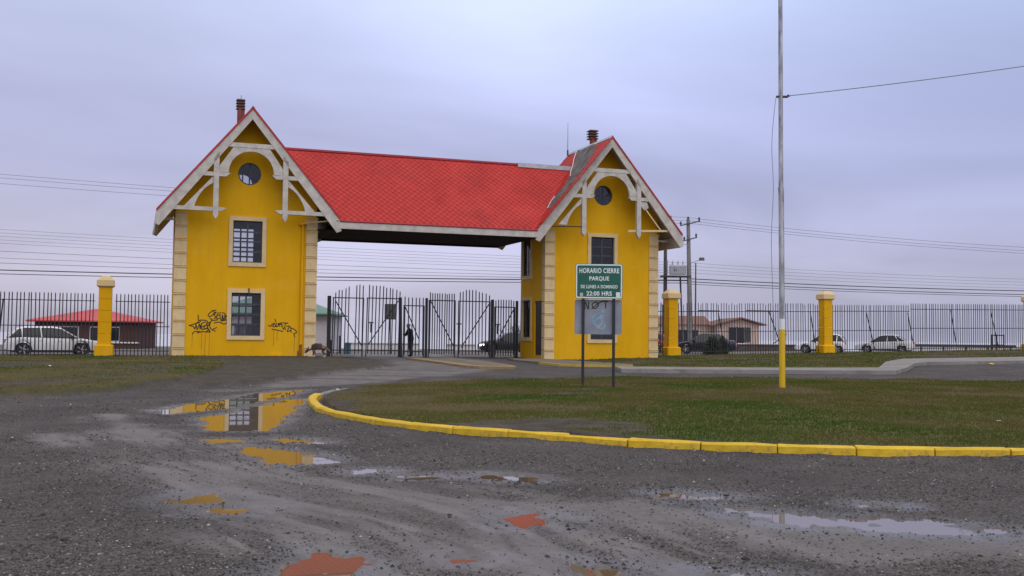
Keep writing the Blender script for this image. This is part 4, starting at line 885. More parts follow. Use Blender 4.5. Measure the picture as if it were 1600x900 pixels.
def leaf(u0, u1, tops, rail, label, brace_, low=.45, step=.23, stiles=True, gaps=(), latch=None, skew=0.0, cat='gate'):
    x, y = B2W(u0, FV); o = empty('gate_leaf', (x, y, .15), R(PSI), label, cat, 'black iron gate leaves'); L_ = u1 - u0; n = round(L_ / step)
    for i in range(n + 1):
        if i in gaps: continue
        u = .06 + (L_ - .12) * i / n; t = tops(u0 + u) - .15
        lo = low - .25 if i % 7 else low - .2
        q_ = link('picket', picket(t - lo), o, (u + skew, 0, lo)); q_.rotation_euler = (0, random.gauss(0, .004) + skew * .3, 0)
    for z in (rail - .15, low): MB().box(0, L_, -.03, .03, z - .03, z + .03).build('rail', M['black'], o)
    if stiles:
        for a in (0, L_): MB().bar((a + skew * .0, 0, .02), (a + skew * 1.0, 0, rail - .12), .06, .05).build('stile', M['black'], o)
    (a, za), (b, zb_) = brace_
    MB().bar((a - u0, -.045, za - .15), (b - u0, -.045, zb_ - .15), .06, .03).build('brace', M['black'], o)
    if latch: MB().box(latch - u0 - .16, latch - u0 + .16, -.09, -.035, 2.05, 2.12).build('latch', M['black'], o); MB().box(latch - u0 - .03, latch - u0 + .03, -.09, -.035, 1.5, 2.04).build('bolt', M['black'], o)
    return o
ta = lambda u: 3.98 + .52 * math.sin(math.pi * min(1, max(0, (u - 5.2) / 4.5)))
leaf(5.32, 7.1, ta, 3.66, 'left leaf of the arched double gate beside the dog', ((5.46, 3.5), (7.05, .88)), gaps=(5,), skew=.04)
leaf(7.32, 9.28, ta, 3.68, 'right leaf of the arched double gate with the grey board behind', ((9.22, 3.56), (7.45, .95)), latch=7.58, skew=.05)
leaf(9.58, 10.82, lambda u: 3.83, 3.28, 'narrow pedestrian gate behind the person in black', ((9.65, 3.2), (10.5, 1.3)), low=.4)
leaf(11.13, 12.76, lambda u: 4.16 - .06 * (u - 11.1), 3.63, 'left leaf of the second double gate with a flat top', ((11.2, 3.6), (12.7, .85)), low=.5, step=.165)
leaf(12.98, 14.98, lambda u: 4.2 + .2 * math.sin(min(1, (u - 12.98) / 1.2) * math.pi / 2) - .42 * max(0, (u - 13.8) / 1.2) ** 1.3, 3.62, 'right leaf of the second double gate with a curved top', ((14.92, 3.5), (13.15, .8)), latch=13.0)
leaf(15.3, 16.6, lambda u: 3.76, 3.31, 'narrow gate leaf between thick post and right tower', ((16.55, 3.25), (15.6, 1.5)), low=.4, step=.19, latch=15.45)

# ------------------------------------------------------------------ the notice in the island
sg = empty('notice_sign', (2.165, 26.35, gz(2.165, 26.35)), R(-1.5), 'green park hours notice over a blank grey board on two black posts', 'sign')
sg.location.z = .17; Z0 = .17
for x in (-.385, .375): MB().box(x - .035, x + .035, -.035, .035, -.3, 3.27 - Z0).build('post', M['black'], sg)
def rrect(x0, x1, z0, z1, r, n=5): 
    o = []
    for cx_, cz_, a in ((x1 - r, z0 + r, -90), (x1 - r, z1 - r, 0), (x0 + r, z1 - r, 90), (x0 + r, z0 + r, 180)):
        o += [(cx_ + r * math.cos(R(a + 90 * i / n)), cz_ + r * math.sin(R(a + 90 * i / n))) for i in range(n + 1)]
    return o
gx0, gx1, gz0, gz1 = -.585, .585, 2.43 - Z0, 3.30 - Z0
gp = MB().prism(rrect(gx0, gx1, gz0, gz1, .05), -.062, -.038).build('green_panel', M['signgreen'], sg)
MB().prism(rrect(gx0 + .012, gx1 - .012, gz0 + .012, gz1 - .012, .045), -.0655, -.0625, [rrect(gx0 + .042, gx1 - .042, gz0 + .042, gz1 - .042, .03)]).build('border', M['signwhite'], gp)
gy = MB().prism(rrect(-.595, .58, 1.545 - Z0, 2.405 - Z0, .05), .040, .055).build('grey_panel', M['signgrey'], sg)
def text(s, wid, hgt, cx_, cz_, parent, m, y, bold=.024):
    cu = bpy.data.curves.new('txt', 'FONT'); cu.body = s; cu.size = 1; cu.offset = bold; cu.extrude = .001; cu.align_x = 'CENTER'; cu.align_y = 'CENTER'; cu.space_character = 1.08
    to = bpy.data.objects.new('txt', cu); COL.objects.link(to); bpy.context.view_layer.update()
    me = bpy.data.meshes.new_from_object(to.evaluated_get(bpy.context.evaluated_depsgraph_get())); bpy.data.objects.remove(to); bpy.data.curves.remove(cu)
    co = np.array([v.co[:] for v in me.vertices]); lo, hi = co.min(0), co.max(0)
    for v, p in zip(me.vertices, co):
        v.co = (cx_ + ((p[0] - lo[0]) / (hi[0] - lo[0]) - .5) * wid, y - (p[2] - lo[2]) * .5, cz_ + ((p[1] - lo[1]) / (hi[1] - lo[1]) - .5) * hgt)
    me.name = 'lettering'; me.materials.clear(); me.materials.append(m); return link('lettering', me, parent)
PH = gz1 - gz0
for s, wd, hh, fr, cx_ in (('HORARIO CIERRE', .99, .125, .195, 0), ('PARQUE', .49, .125, .43, 0), ('DE LUNES A DOMINGO', .91, .085, .655, 0), ('22:00 HRS', .63, .11, .85, 0)):
    text(s, wd, hh, cx_ + .005, gz1 - PH * fr, gp, M['signwhite'], -.0635)
MB().box(.425, .525, -.0665, -.063, gz0 + .035, gz0 + .165).build('sticker', M['signwhite'], gp)
MB().box(-.47, -.395, -.0665, -.063, gz0 + .03, gz0 + .145).build('sticker', M['trafo'], gp)
def flat_strokes(SS, wd, y, m, name, par):
    mb = MB()
    for P in SS: stroke(mb, P, wd, y)
    return mb.build(name, m, par)
zz0 = 2.27 - Z0
flat_strokes([[(-.345, zz0 - .10), (-.34, zz0 + .08), (-.255, zz0 - .09), (-.25, zz0 + .08)], [(-.11, zz0 + .07), (-.16, zz0 + .02), (-.13, zz0 - .07), (-.06, zz0 - .07), (-.01, zz0), (-.04, zz0 + .07), (-.11, zz0 + .07)], [(-.17, zz0 - .09), (.0, zz0 + .05), (.1, zz0 + .10), (.24, zz0 + .10)], [(.18, zz0 + .1), (.175, zz0 - .06)]], .03, .0385, M['spray'], 'lettering', gy)
smear = [[(.08, 1.98 - Z0), (.14, 2.12 - Z0), (.1, 1.9 - Z0), (.16, 1.75 - Z0), (.06, 1.68 - Z0), (-.08, 1.8 - Z0), (-.13, 1.95 - Z0), (-.05, 2.05 - Z0)], [(-.1, 1.86 - Z0), (.02, 1.96 - Z0), (.12, 1.82 - Z0)], [(.0, 1.74 - Z0), (.1, 1.86 - Z0), (.05, 2.02 - Z0)], [(.1, 2.16 - Z0), (.11, 1.98 - Z0)], [(-.15, 2.0 - Z0), (-.12, 1.78 - Z0)]]
flat_strokes(smear, .035, .0375, M['blue'], 'paint_smear', gy)

# ------------------------------------------------------------------ flagpole, cable, rope
px, py = 6.9, 27.0; pz = gz(px, py)
fp = empty('flagpole', (px, py, pz - .05), 0, 'tall galvanised flagpole with yellow painted foot on the grass island', 'flagpole')
MB().tube([(.005, 0, -.3), (0, 0, 1.56)], .078, 14).build('painted_foot', M['poleyellow'], fp, True)
MB().tube([(0, 0, 1.56), (-.002, 0, 1.82)], .074, 14).build('pale_band', M['signwhite'], fp, True)
MB().tube([(0, 0, 1.82), (-.02, 0, 5.1)], .070, 14).build('lower_tube', M['galv'], fp, True)
MB().tube([(-.02, 0, 5.08), (-.03, 0, 5.2)], .072, 14).build('joint', M['galv'], fp, True)
MB().tube([(-.025, 0, 5.2), (-.04, 0, 11.6)], .060, 14, .052).build('upper_tube', M['galv'], fp, True)
MB().box(-.14, .16, -.04, -.06 + .12, 7.53, 7.57).build('clamp', M['rust'], fp)
MB().tube([(.12, 0, 7.55), (.16, 0, 7.6), (.2, 0, 7.55)], .018, 6).build('hook', M['rust'], fp)
zc_ = pz - .05 + 7.57
P = [(px + .14 + (20 - px) * t, py + 2 * t, zc_ + 2.45 * t - .9 * t * (1 - t) * .55) for t in np.linspace(0, 1, 24)]
tag(MB().tube(P, .011, 5).build('stay_cable', M['wiref']), 'thin cable strung from the flagpole clamp out to the upper right', 'cable')
P = spline([(px - .14, py, zc_), (px - .19, py, zc_ - .35), (px - .26, py, zc_ - 1.3), (px - .22, py, zc_ - 2.4), (px - .27, py, zc_ - 3.6), (px - .26, py, zc_ - 4.4), (px - .22, py, zc_ - 5.6), (px - .19, py, zc_ - 6.3)], 6, False)
tag(MB().tube(P, .007, 5).build('rope', M['wiref']), 'slack thin rope hanging down beside the flagpole', 'rope')

# ------------------------------------------------------------------ vehicles
def interp(P, x): return float(np.interp(x, [p[0] for p in P], [p[1] for p in P]))
def car(name, label, paint, loc, head, L=4.6, Wd=1.8, top=None, belt=None, roof=None, cat='car', wheel_r=.33, wx=(.80, 3.5), lit=False, glasscut=(.0, 1.0), tail_h=.85):
    """x runs from the tail (0) to the nose (L); side profiles are lists of (x,z)"""
    o = empty(name, loc, head, label, cat); hw = Wd / 2
    xs = sorted(set(np.round(np.concatenate([np.linspace(0, L, 46)] + [c_ + (wheel_r + .07) * np.linspace(-1, 1, 13) for c_ in wx]), 3)))
    xs = [x for x in xs if 0 <= x <= L]
    def low(x):
        b = .24 + .1 * max(0, (.35 - x) / .35) + .06 * max(0, (x - L + .35) / .35)
        for c_ in wx:
            r = wheel_r + .07; d = abs(x - c_)
            if d <= r: b = max(b, wheel_r + math.sqrt(max(0, r * r - d * d)) * 1.0)
        return b
    def half(x): 
        e = min(x / .55, (L - x) / .75, 1); e = max(0, e); return hw * (.80 + .20 * math.sqrt(1 - (1 - e) ** 2))
    mb = MB(); vs = []; n = 12
    for x in xs:
        b, t, h = low(x), interp(belt, x), half(x); b = min(b, t - .05); m_ = b + (t - b) * .45
        sec = [(0, b), (h * .86, b), (h * .97, b + .04 * (t - b) / .5), (h, max(m_, b + .02)), (h * .985, t - (t - b) * .22), (h * .93, t - .02), (h * .80, t + .012), (0, t + .03)]
        vs += [(x, y, z) for y, z in sec] + [(x, -y, z) for y, z in reversed(sec[1:-1])]
    k = 14; fs = [tuple(range(k)), tuple(range((len(xs) - 1) * k, len(xs) * k))[::-1]]
    for i in range(len(xs) - 1):
        for j in range(k): fs.append((i * k + j, i * k + (j + 1) % k, (i + 1) * k + (j + 1) % k, (i + 1) * k + j))
    mb.add(vs, fs).build('body', paint, o, True)
    # cabin glass
    x0, x1 = roof[0][0], roof[-1][0]; gx = sorted(set(np.round(np.linspace(x0, x1, 30), 3)) | set(p[0] for p in roof))
    def sec(x, grow=0):
        t = interp(belt, x) - .02; z = max(interp(roof, x), t + .01); h = half(x); f = (z - t) / .55
        return [(h * .94 + grow, t), (h * (.94 - .12 * f) + grow, t + (z - t) * .62), (h * (.94 - .19 * f) + grow, z - .05 * f), (h * (.94 - .32 * f), z + grow), (0, z + .02 + grow)]
    vs = []; 
    for x in gx: s_ = sec(x); vs += [(x, y, z) for y, z in s_] + [(x, -y, z) for y, z in reversed(s_[:-1])]
    k = 9; fs = []
    for i in range(len(gx) - 1):
        for j in range(k - 1): fs.append((i * k + j, i * k + j + 1, (i + 1) * k + j + 1, (i + 1) * k + j))
    MB().add(vs, fs).build('windows', M['carglass'], o, True)
    # roof skin
    zt = max(p[1] for p in roof); rx = [x for x in gx if interp(roof, x) > zt - .17]
    vs = []
    for x in rx: s_ = sec(x, .012)[2:]; vs += [(x, y, z) for y, z in s_] + [(x, -y, z) for y, z in reversed(s_[:-1])]
    k = 5; MB().add(vs, [(i * k + j, i * k + j + 1, (i + 1) * k + j + 1, (i + 1) * k + j) for i in range(len(rx) - 1) for j in range(k - 1)]).build('roof', paint, o, True)
    # pillars (A, B, C, D)
    pl = []
    ra, rb = rx[0], rx[-1]
    for (xa, xb, wa) in ((x1 - .02, rb, .07), ((ra + rb) * .5 + .12, (ra + rb) * .5 + .05, .05), (ra + .35 * (1 if tail_h > .8 else .1), ra + .3, .07), (x0 + .04, ra, .16)):
        pl.append((xa, xb, wa))
    for s in (-1, 1):
        for xa, xb, wa in pl:
            p_ = []
            for t in np.linspace(0, 1, 5):
                x = xa + (xb - xa) * t; x = min(max(x, x0), x1); s_ = sec(x, .010)
                zb_, zt_ = s_[0][1], s_[2][1]; 
                full = sec(xb, .010); z = (interp(belt, xa) - .02) * (1 - t) + full[2][1] * t
                hy = np.interp(z, [s_[0][1], s_[1][1], max(s_[2][1], s_[1][1] + .001)], [s_[0][0], s_[1][0], s_[2][0]])
                p_.append((x, hy, z))
            mb = MB(); vs = []
            for (x, y, z) in p_: vs += [(x - wa / 2, s * y, z), (x + wa / 2, s * y, z), (x + wa / 2, s * (y - .03), z), (x - wa / 2, s * (y - .03), z)]
            mb.add(vs, [(4 * i + j, 4 * i + (j + 1) % 4, 4 * i + 4 + (j + 1) % 4, 4 * i + 4 + j) for i in range(4) for j in range(4)]); mb.build('pillar', paint, o)
    for c_ in wx:
        for s in (-1, 1):
            w_ = MB(); prof = [(wheel_r - .11, -.09), (wheel_r - .02, -.10), (wheel_r, -.06), (wheel_r, .06), (wheel_r - .02, .10), (wheel_r - .11, .09)]
            N_ = 20; vs = [(c_ + r * math.cos(2 * math.pi * i / N_), s * (hw - .12) + y, wheel_r + r * math.sin(2 * math.pi * i / N_)) for i in range(N_) for r, y in prof]
            w_.add(vs, [(i * 6 + j, i * 6 + (j + 1) % 6, ((i + 1) % N_) * 6 + (j + 1) % 6, ((i + 1) % N_) * 6 + j) for i in range(N_) for j in range(6)])
            wo = w_.build('wheel', M['tyre'], o, True)
            rm = MB(); yy_ = s * (hw - .055)
            for q_ in range(5):
                a = 2 * math.pi * q_ / 5; rm.bar((c_, yy_, wheel_r), (c_ + (wheel_r - .10) * math.cos(a), yy_, wheel_r + (wheel_r - .10) * math.sin(a)), .06, .03)
            rm.tube([(c_, yy_ - .02, wheel_r), (c_, yy_ + .02, wheel_r)], .055, 8)
            ring = [(c_ + r * math.cos(2 * math.pi * i / N_), y, wheel_r + r * math.sin(2 * math.pi * i / N_)) for i in range(N_) for r, y in ((wheel_r - .10, yy_ - .02), (wheel_r - .115, yy_ - .02), (wheel_r - .115, yy_ + .02), (wheel_r - .10, yy_ + .02))]
            rm.add(ring, [(i * 4 + j, i * 4 + (j + 1) % 4, ((i + 1) % N_) * 4 + (j + 1) % 4, ((i + 1) % N_) * 4 + j) for i in range(N_) for j in range(4)])
            rm.build('rim', M['rim'], wo)
            MB().tube([(c_, s * (hw - .30), wheel_r), (c_, s * (hw - .13), wheel_r)], wheel_r - .105, 16).build('hub', M['trim'], wo)
    MB().box(.3, L - .3, -hw * .8, hw * .8, .2, .5).build('underbody', M['trim'], o)
    for s in (-1, 1):
        zt_ = interp(belt, .1); y0 = half(.12) * .93
        MB().add([(-.012, s * (y0 - .34), zt_ - .26), (-.012, s * (y0 - .06), zt_ - .27), (.20, s * (y0 + .075), zt_ - .24), (.20, s * (y0 + .06), zt_ - .05), (.0, s * (y0 - .05), zt_ - .06), (-.005, s * (y0 - .34), zt_ - .1)], [(0, 1, 4, 5), (1, 2, 3, 4)]).build('tail_lamp', M['redlamp'], o)
        zt_ = interp(belt, L - .2)
        y0 = half(L - .1)
        MB().add([(L + .012, s * (y0 - .32), zt_ - .27), (L - .02, s * (y0 - .06), zt_ - .25), (L - .3, s * half(L - .3) * 1.0 + s * .012, zt_ - .2), (L - .3, s * half(L - .3) * .995 + s * .012, zt_ - .06), (L - .05, s * (y0 - .06), zt_ - .08), (L + .01, s * (y0 - .32), zt_ - .12)], [(0, 1, 4, 5), (1, 2, 3, 4)]).build('headlight', M['headlamp'] if lit and s > 0 else M['plate'], o)
        mx = x1 - .42; MB().cbox(mx - .07, mx + .07, *sorted((s * (half(mx) * .97), s * (half(mx) * .97 + .2))), interp(belt, mx) + .0, interp(belt, mx) + .15, .03).build('wing_mirror', M['trim'] if paint in (M['white'], M['silver']) else paint, o)
        for hx in ((L * .36), (L * .56)): MB().box(hx - .1, hx + .1, *sorted((s * hw * .985, s * (hw + .012))), interp(belt, hx) - .17, interp(belt, hx) - .13).build('door_handle', paint, o)
        for dx in (L * .31, L * .50, L * .69): MB().box(dx - .008, dx + .008, *sorted((s * hw * .97, s * (hw + .003))), .36, interp(belt, dx) - .06).build('door_gap', M['trim'], o)
        MB().box(wx[0] + .45, wx[1] - .45, *sorted((s * hw * .9, s * (hw + .006))), .25, .34).build('sill', M['trim'], o)
    MB().box(-.02, .01, -.26, .26, .62, .74).build('number_plate', M['plate'], o)
    return o
EST = dict(L=5.0, Wd=1.95, belt=[(0, .92), (.15, 1.02), (1.0, 1.06), (2.6, 1.02), (3.75, .99), (4.5, .88), (4.85, .78), (5.0, .62)], roof=[(.1, 1.03), (.55, 1.50), (1.0, 1.62), (2.4, 1.63), (2.9, 1.56), (3.85, .98)], wheel_r=.37, wx=(.95, 3.95))
HAT = dict(L=4.0, Wd=1.8, belt=[(0, .85), (.1, 1.0), (1.5, 1.0), (2.6, .97), (3.3, .86), (3.8, .72), (4.0, .55)], roof=[(.06, 1.0), (.35, 1.42), (.7, 1.56), (1.7, 1.57), (2.1, 1.48), (2.9, .93)], wx=(.65, 3.15))
SED = dict(L=4.7, Wd=1.85, belt=[(0, .8), (.08, 1.03), (.9, 1.05), (2.5, .99), (3.6, .95), (4.3, .82), (4.6, .7), (4.7, .52)], roof=[(.55, 1.04), (1.25, 1.50), (1.6, 1.56), (2.4, 1.56), (2.75, 1.47), (3.55, .94)], wx=(.95, 3.75), tail_h=.7)
SUVP = dict(L=4.7, Wd=1.95, belt=[(0, .9), (.1, 1.12), (1.5, 1.12), (2.9, 1.1), (3.7, 1.02), (4.4, .92), (4.7, .6)], roof=[(.06, 1.12), (.35, 1.60), (.8, 1.72), (2.0, 1.72), (2.5, 1.60), (3.3, 1.06)], wheel_r=.38, wx=(.85, 3.75))
def placed(a, tail, head_deg, *, z=None, **kw):
    h = R(head_deg); x, y = tail; return (x, y, gb(x, y) if z is None else z), h
def mkcar(name, label, paint, P, tail, deg, z, **k):
    o = car(name, label, paint, (0, 0, 0), 0, **P, **k); W2 = 0
    o.location = (tail[0], tail[1], z); o.rotation_euler = (0, 0, R(deg)); return o
mkcar('estate_car', 'white estate car parked behind the left picket fence', M['white'], EST, (-28.2, 58.9), 27, .13)
mkcar('parked_car', 'dark green car mostly cut off at the left edge behind the estate car', M['cargreen'], HAT, (-36.2, 63.5), 22, .13)
mkcar('parked_car', 'dark car with a lit headlight behind the gate by the right tower', M['suv'], SUVP, (1.9, 88.8), 191, .16, lit=True)
mkcar('parked_car', 'black saloon with pale roof edge half hidden by the dark bush', M['navy'], SED, (17.2, 81.0), 166, .36)
mkcar('parked_car', 'red car glimpsed between right tower and its pillar', M['carred'], HAT, (12.55, 85.2), 158, .38)
mkcar('parked_car', 'white hatchback seen from behind beside the yellow pillar', M['white'], HAT, (27.1, 85.6), 157, .44)
mkcar('parked_car', 'pearl white saloon seen from behind, right of the hatchback', M['silver'], SED, (33.8, 88.8), 155, .47)

# ------------------------------------------------------------------ buildings beyond the fence
def hip(mb, x0, x1, y0, y1, z0, z1, ridge=.0):
    cx_ = (x0 + x1) / 2; cy_ = (y0 + y1) / 2; r = ridge / 2
    return mb.add([(x0, y0, z0), (x1, y0, z0), (x1, y1, z0), (x0, y1, z0), (cx_ - r, cy_, z1), (cx_ + r, cy_, z1), (x0, y0, z0 - .1), (x1, y0, z0 - .1), (x1, y1, z0 - .1), (x0, y1, z0 - .1)],
                  [(0, 1, 5, 4), (1, 2, 5), (2, 3, 4, 5), (3, 0, 4), (6, 9, 8, 7), (0, 6, 7, 1), (1, 7, 8, 2), (2, 8, 9, 3), (3, 9, 6, 0)])
def win(o, x0, x1, z0, z1, y, nb=2, fm='whitewall'):
    f = MB().prism(rect(x0, x1, z0, z1), y - .07, y + .02, [rect(x0 + .07, x1 - .07, z0 + .07, z1 - .07)]).build('window', M[fm], o)
    w_ = (x1 - x0 - .14) / nb
    for i in range(nb): MB().box(x0 + .07 + i * w_ + .02, x0 + .07 + (i + 1) * w_ - .02, y - .02, y + .01, z0 + .07, z1 - .07).build('pane', M['carglass'], f)
kz = .02
ki = empty('kiosk', (-34.1, 85, kz), R(6), 'low brown timber kiosk with a red hipped roof behind the left fence', 'kiosk')
for (a, b) in ((-4.0, -2.75), (-.6, .2), (2.6, 4.05)): MB().box(a, b, 0, .12, 0, 2.35).build('wall', M['brownwall'], ki)
MB().box(-2.75, 2.6, .01, .11, 0, .72).build('wall', M['brownwall'], ki); MB().box(-2.75, 2.6, .012, .108, 1.95, 2.35).build('wall', M['brownwall'], ki)
MB().box(-4.0, -3.9, .12, 6, 0, 2.35).build('wall', M['brownwall'], ki); MB().box(3.95, 4.05, .12, 6, 0, 2.35).build('wall', M['brownwall'], ki); MB().box(-3.9, 3.95, 5.9, 6, 0, 2.35).build('wall', M['brownwall'], ki)
win(ki, -2.74, -.61, .74, 1.94, .05, 3); win(ki, .21, 1.55, .74, 1.94, .05, 2); win(ki, 1.6, 2.59, .74, 1.94, .05, 1)
MB().box(-4.02, 4.1, -.1, -.003, .62, .72).build('sill_board', M['signwhite'], ki)
MB().box(-4.5, 4.6, -.55, -.47, 2.28, 2.4).build('eave_fascia', M['frame'], ki)
hip(MB(), -4.55, 4.62, -.6, 6.6, 2.42, 3.42, .5).build('roof', M['kioskred'], ki)
gbz = .02
wb = empty('white_building', (-17.2, 75, gbz), R(2), 'white walled building with green roof beside the left tower', 'building')
MB().box(-4.5, 4.22, 0, 7, 0, 2.88).build('wall', M['whitewall'], wb)
MB().box(-4.9, 4.6, -.5, -.42, 2.84, 2.96).build('eave_fascia', M['brownfence'], wb)
hip(MB(), -4.95, 4.65, -.55, 7.5, 2.98, 4.3, 3).build('roof', M['greenroof'], wb)
win(wb, -2.4, -1.0, 1.0, 2.2, -.002, 2, 'frame')
hz_ = .2
ph = empty('bungalow', (24.3, 125, hz_), R(3), 'pink rendered bungalow with shallow brown gable roof', 'house')
MB().prism([(-.1, 0), (5.0, 0), (5.0, 3.05), (2.75, 3.72), (-.1, 2.95)], 0, 9).build('wall', M['pinkwall'], ph)
MB().box(-6.8, -.12, 1.5, 9, 0, 3.0).build('wall', M['pinkwall'], ph)
MB().prism([(-.75, 2.86), (2.8, 3.78), (5.75, 2.98), (5.75, 3.12), (2.8, 3.94), (-.75, 3.02)], -.6, 9.5).build('roof', M['tileroof'], ph)
MB().add([(-7.3, 1.0, 3.0), (-.3, 1.0, 3.05), (-.3, 5.2, 4.15), (-7.3, 5.2, 4.15), (-7.3, 9.6, 3.0), (-.3, 9.6, 3.0)], [(0, 1, 2, 3), (3, 2, 5, 4), (0, 3, 4), (1, 5, 2), (0, 4, 5, 1)]).build('roof', M['tileroof'], ph)
win(ph, 1.35, 3.25, .9, 2.75, -.002, 2, 'frame'); MB().box(3.3, 4.0, -.03, .0 - .003, 1.0, 2.75).build('shutter', M['frame'], ph); win(ph, -4.6, -2.0, .7, 2.4, 1.49, 3, 'frame')
MB().box(1.0, 3.4, -.12, -.003, .78, .88).build('window_sill', M['signwhite'], ph)
# walls by the shore
def lowwall(x0, x1, y, z0, z1, label, m, capm=None, name='wall'):
    o = empty(name, (x0, y, z0), 0, label, 'wall'); L_ = x1 - x0; MB().box(0, L_, 0, .5, -.3, z1 - z0 - .12).build('wall_body', M[m], o)
    n = max(1, round(L_ / 1.9))
    for i in range(n): MB().cbox(L_ * i / n + .01, L_ * (i + 1) / n - .01, -.08, .6, z1 - z0 - .12, z1 - z0, .02).build('coping_slab', M[capm or m], o)
    return o
lowwall(-17.2, -9.6, 110, -.1, .74, 'low white shore wall with tan coping seen through the left gate', 'whitewall', 'tan')
lowwall(-6.7, -3.7, 110, -.1, .70, 'short tan shore wall seen through the right gate', 'whitewall', 'tan')
lowwall(-31.0, -26.5, 109, -.35, .30, 'pale shore wall right of the brown kiosk', 'whitewall', 'concrete')
lowwall(20, 33, 108, .05, 1.05, 'dull brown garden wall in front of the bungalow', 'brownfence')
tag(MB().box(-60, 2, 104, 104.5, -.3, .02).build('road_kerb', M['darkbase']), kind='structure')
tag(MB().box(2, 33, 101, 101.4, -.3, .42).build('road_kerb', M['concrete']), kind='structure')
gr_ = empty('guard_rail', (40, 104, .35), 0, 'dark guard rail along the shore at the far right', 'guard rail')
MB().box(-.4, 9.6, 0, .08, .66, .90).build('rail', M['frame'], gr_)
for i in range(5): MB().box(.2 + i * 2.2, .34 + i * 2.2, .09, .2, -.3, .9).build('post', M['frame'], gr_)
fs_ = empty('frame_stand', (46.3, 102, .5), 0, 'empty dark metal frame standing by the far right guard rail', 'stand')
for x in (0, .45, 1.15): MB().box(x - .05, x + .05, 0, .1, 0, 1.75).build('leg', M['rust'], fs_)
for z in (.75, 1.68): MB().box(.06, 1.1, .01, .09, z - .05, z + .05).build('crossbar', M['rust'], fs_)
lowwall(40.5, 60, 112, .1, 1.12, 'pale shore wall behind the far right guard rail', 'whitewall')
# bin, board, little posts beyond the gate
bn = empty('litter_bin', (-11.2, 72.5, .18), 0, 'teal litter bin behind the left gate leaf', 'bin')
MB().cbox(-.2, .2, -.2, .2, 0, .72, .04).build('body', M['teal'], bn); MB().cbox(-.23, .23, -.23, .23, .73, .8, .03).build('lid', M['frame'], bn)
bd = empty('board_sign', (-8.25, 72, .16), R(3), 'dull grey blank board on a pole behind the left gate', 'sign')
MB().prism(rrect(-.40, .40, 2.42, 3.48, .06), -.03, 0).build('board', M['greysign'], bd); MB().tube([(.02, .05, 0), (-.03, .05, 3.3)], .045, 8).build('pole', M['black'], bd)
for x, y, h, lab in ((-12.0, 74, 1.35, 'thin dark bollard left of the teal bin'), (-12.7, 74.5, 1.05, 'short dark bollard next to the left gate post')):
    tag(MB().tube([(x, y, .1), (x, y, .1 + h)], .06, 8, .05).build('bollard', M['rust']), lab, 'bollard')
# ------------------------------------------------------------------ utility poles, transformer, street lamps
def upole(x, y, zb, h, r, m, label, lean=0):
    o = empty('utility_pole', (x, y, zb), 0, label, 'utility pole')
    MB().tube([(0, 0, -.3), (lean, 0, h)], r, 10, r * .62).build('shaft', M[m], o, True); return o
ub = upole(15.06, 89, .4, 11.2, .24, 'utility', 'grey concrete utility pole with two crossarms, right of the transformer', -.24)
ua = upole(12.95, 89.3, .4, 11.4, .2, 'tarwood', 'dark utility pole partly hidden by the right tower eave', .0)
def xarm(o, z, x0, x1, zt, dz, ins, off=0):
    ar = MB().bar((x0, -.2, z), (x1, -.2, z + dz), .09, .09).build('crossarm', M['tarwood'], o)
    for x in ins: 
        zz_ = z + dz * (x - x0) / (x1 - x0); MB().tube([(x, -.2, zz_ + .03), (x, -.2, zz_ + .16), (x, -.2, zz_ + .34)], [.03, .09, .06], 8).build('insulator', M['frame'], ar)
xarm(ub, 10.62, -.95, .75, 0, .42, (-.9, .65)); xarm(ub, 9.25, -1.0, .48, 0, .40, (-.6, .4)); MB().tube([(-.24, 0, 11.15), (-.24, 0, 11.4)], .09, 8).build('insulator', M['frame'], ub)
xarm(ua, 11.15, -.5, .5, 0, .0, (.4, -.4))
tp = empty('transformer_platform', (13.77, 89.15, .4), 0, 'platform slung between the two utility poles', 'platform')
MB().box(-1.25, 1.3, -.35, .1, 6.28, 6.42).build('beam', M['tarwood'], tp); MB().box(-1.25, 1.3, .2, .32, 6.28, 6.42).build('beam', M['tarwood'], tp)
MB().tube([(.42, 0, 6.27), (.68, 0, 0)], .075, 8).build('strut', M['tarwood'], tp)
tf = empty('transformer', (13.97, 89.0, 6.83), 0, 'pale grey ribbed electrical transformer on the pole platform', 'transformer')
MB().cbox(-.68, .68, -.38, .38, .08, .86, .05).build('tank', M['trafo'], tf)
for i in range(9): MB().box(-.6 + i * .15, -.56 + i * .15, -.46, -.383, .14, .8).build('fin', M['trafo'], tf)
for x in (-.45, 0, .42): MB().tube([(x, 0, .86), (x, 0, 1.0), (x, 0, 1.28)], [.05, .08, .03], 8).build('bushing', M['trafo'], tf)
MB().tube([(-.9, -.1, .1), (-.9, -.1, 1.3)], .05, 6).build('arrester', M['trafo'], tf); MB().box(-.4, -.2, -.39 - .1, -.39 + .003, .42, .66).build('plate', M['signgrey'], tf)
sl1 = empty('street_lamp', (15.06, 88.8, 8.0), 0, 'street lamp head on a short arm right of the concrete pole', 'street lamp')
MB().tube([(-.1, 0, -.1), (.3, -.1, 0), (.66, -.2, .12)], .03, 6).build('arm', M['galv'], sl1); MB().cbox(.62, 1.06, -.35, -.08, .08, .34, .06).build('lamp_head', M['greysign'], sl1)
sl2 = empty('street_lamp', (15.0, 88.8, 9.25), 0, 'street lamp on a thin arm reaching left towards the tower eave', 'street lamp')
MB().tube([(-.1, 0, 0), (-.6, -.2, .22), (-1.3, -.4, .28)], .025, 6).build('arm', M['galv'], sl2); MB().cbox(-1.72, -1.05, -.5, -.3, .2, .32, .04).build('lamp_head', M['trafo'], sl2)
tag(MB().tube([(15.4, 88.7, .3), (15.42, 88.7, 7.9)], .08, 8, .05).build('pole', M['tarwood']), 'thin dark pole close behind the concrete utility pole', 'pole')
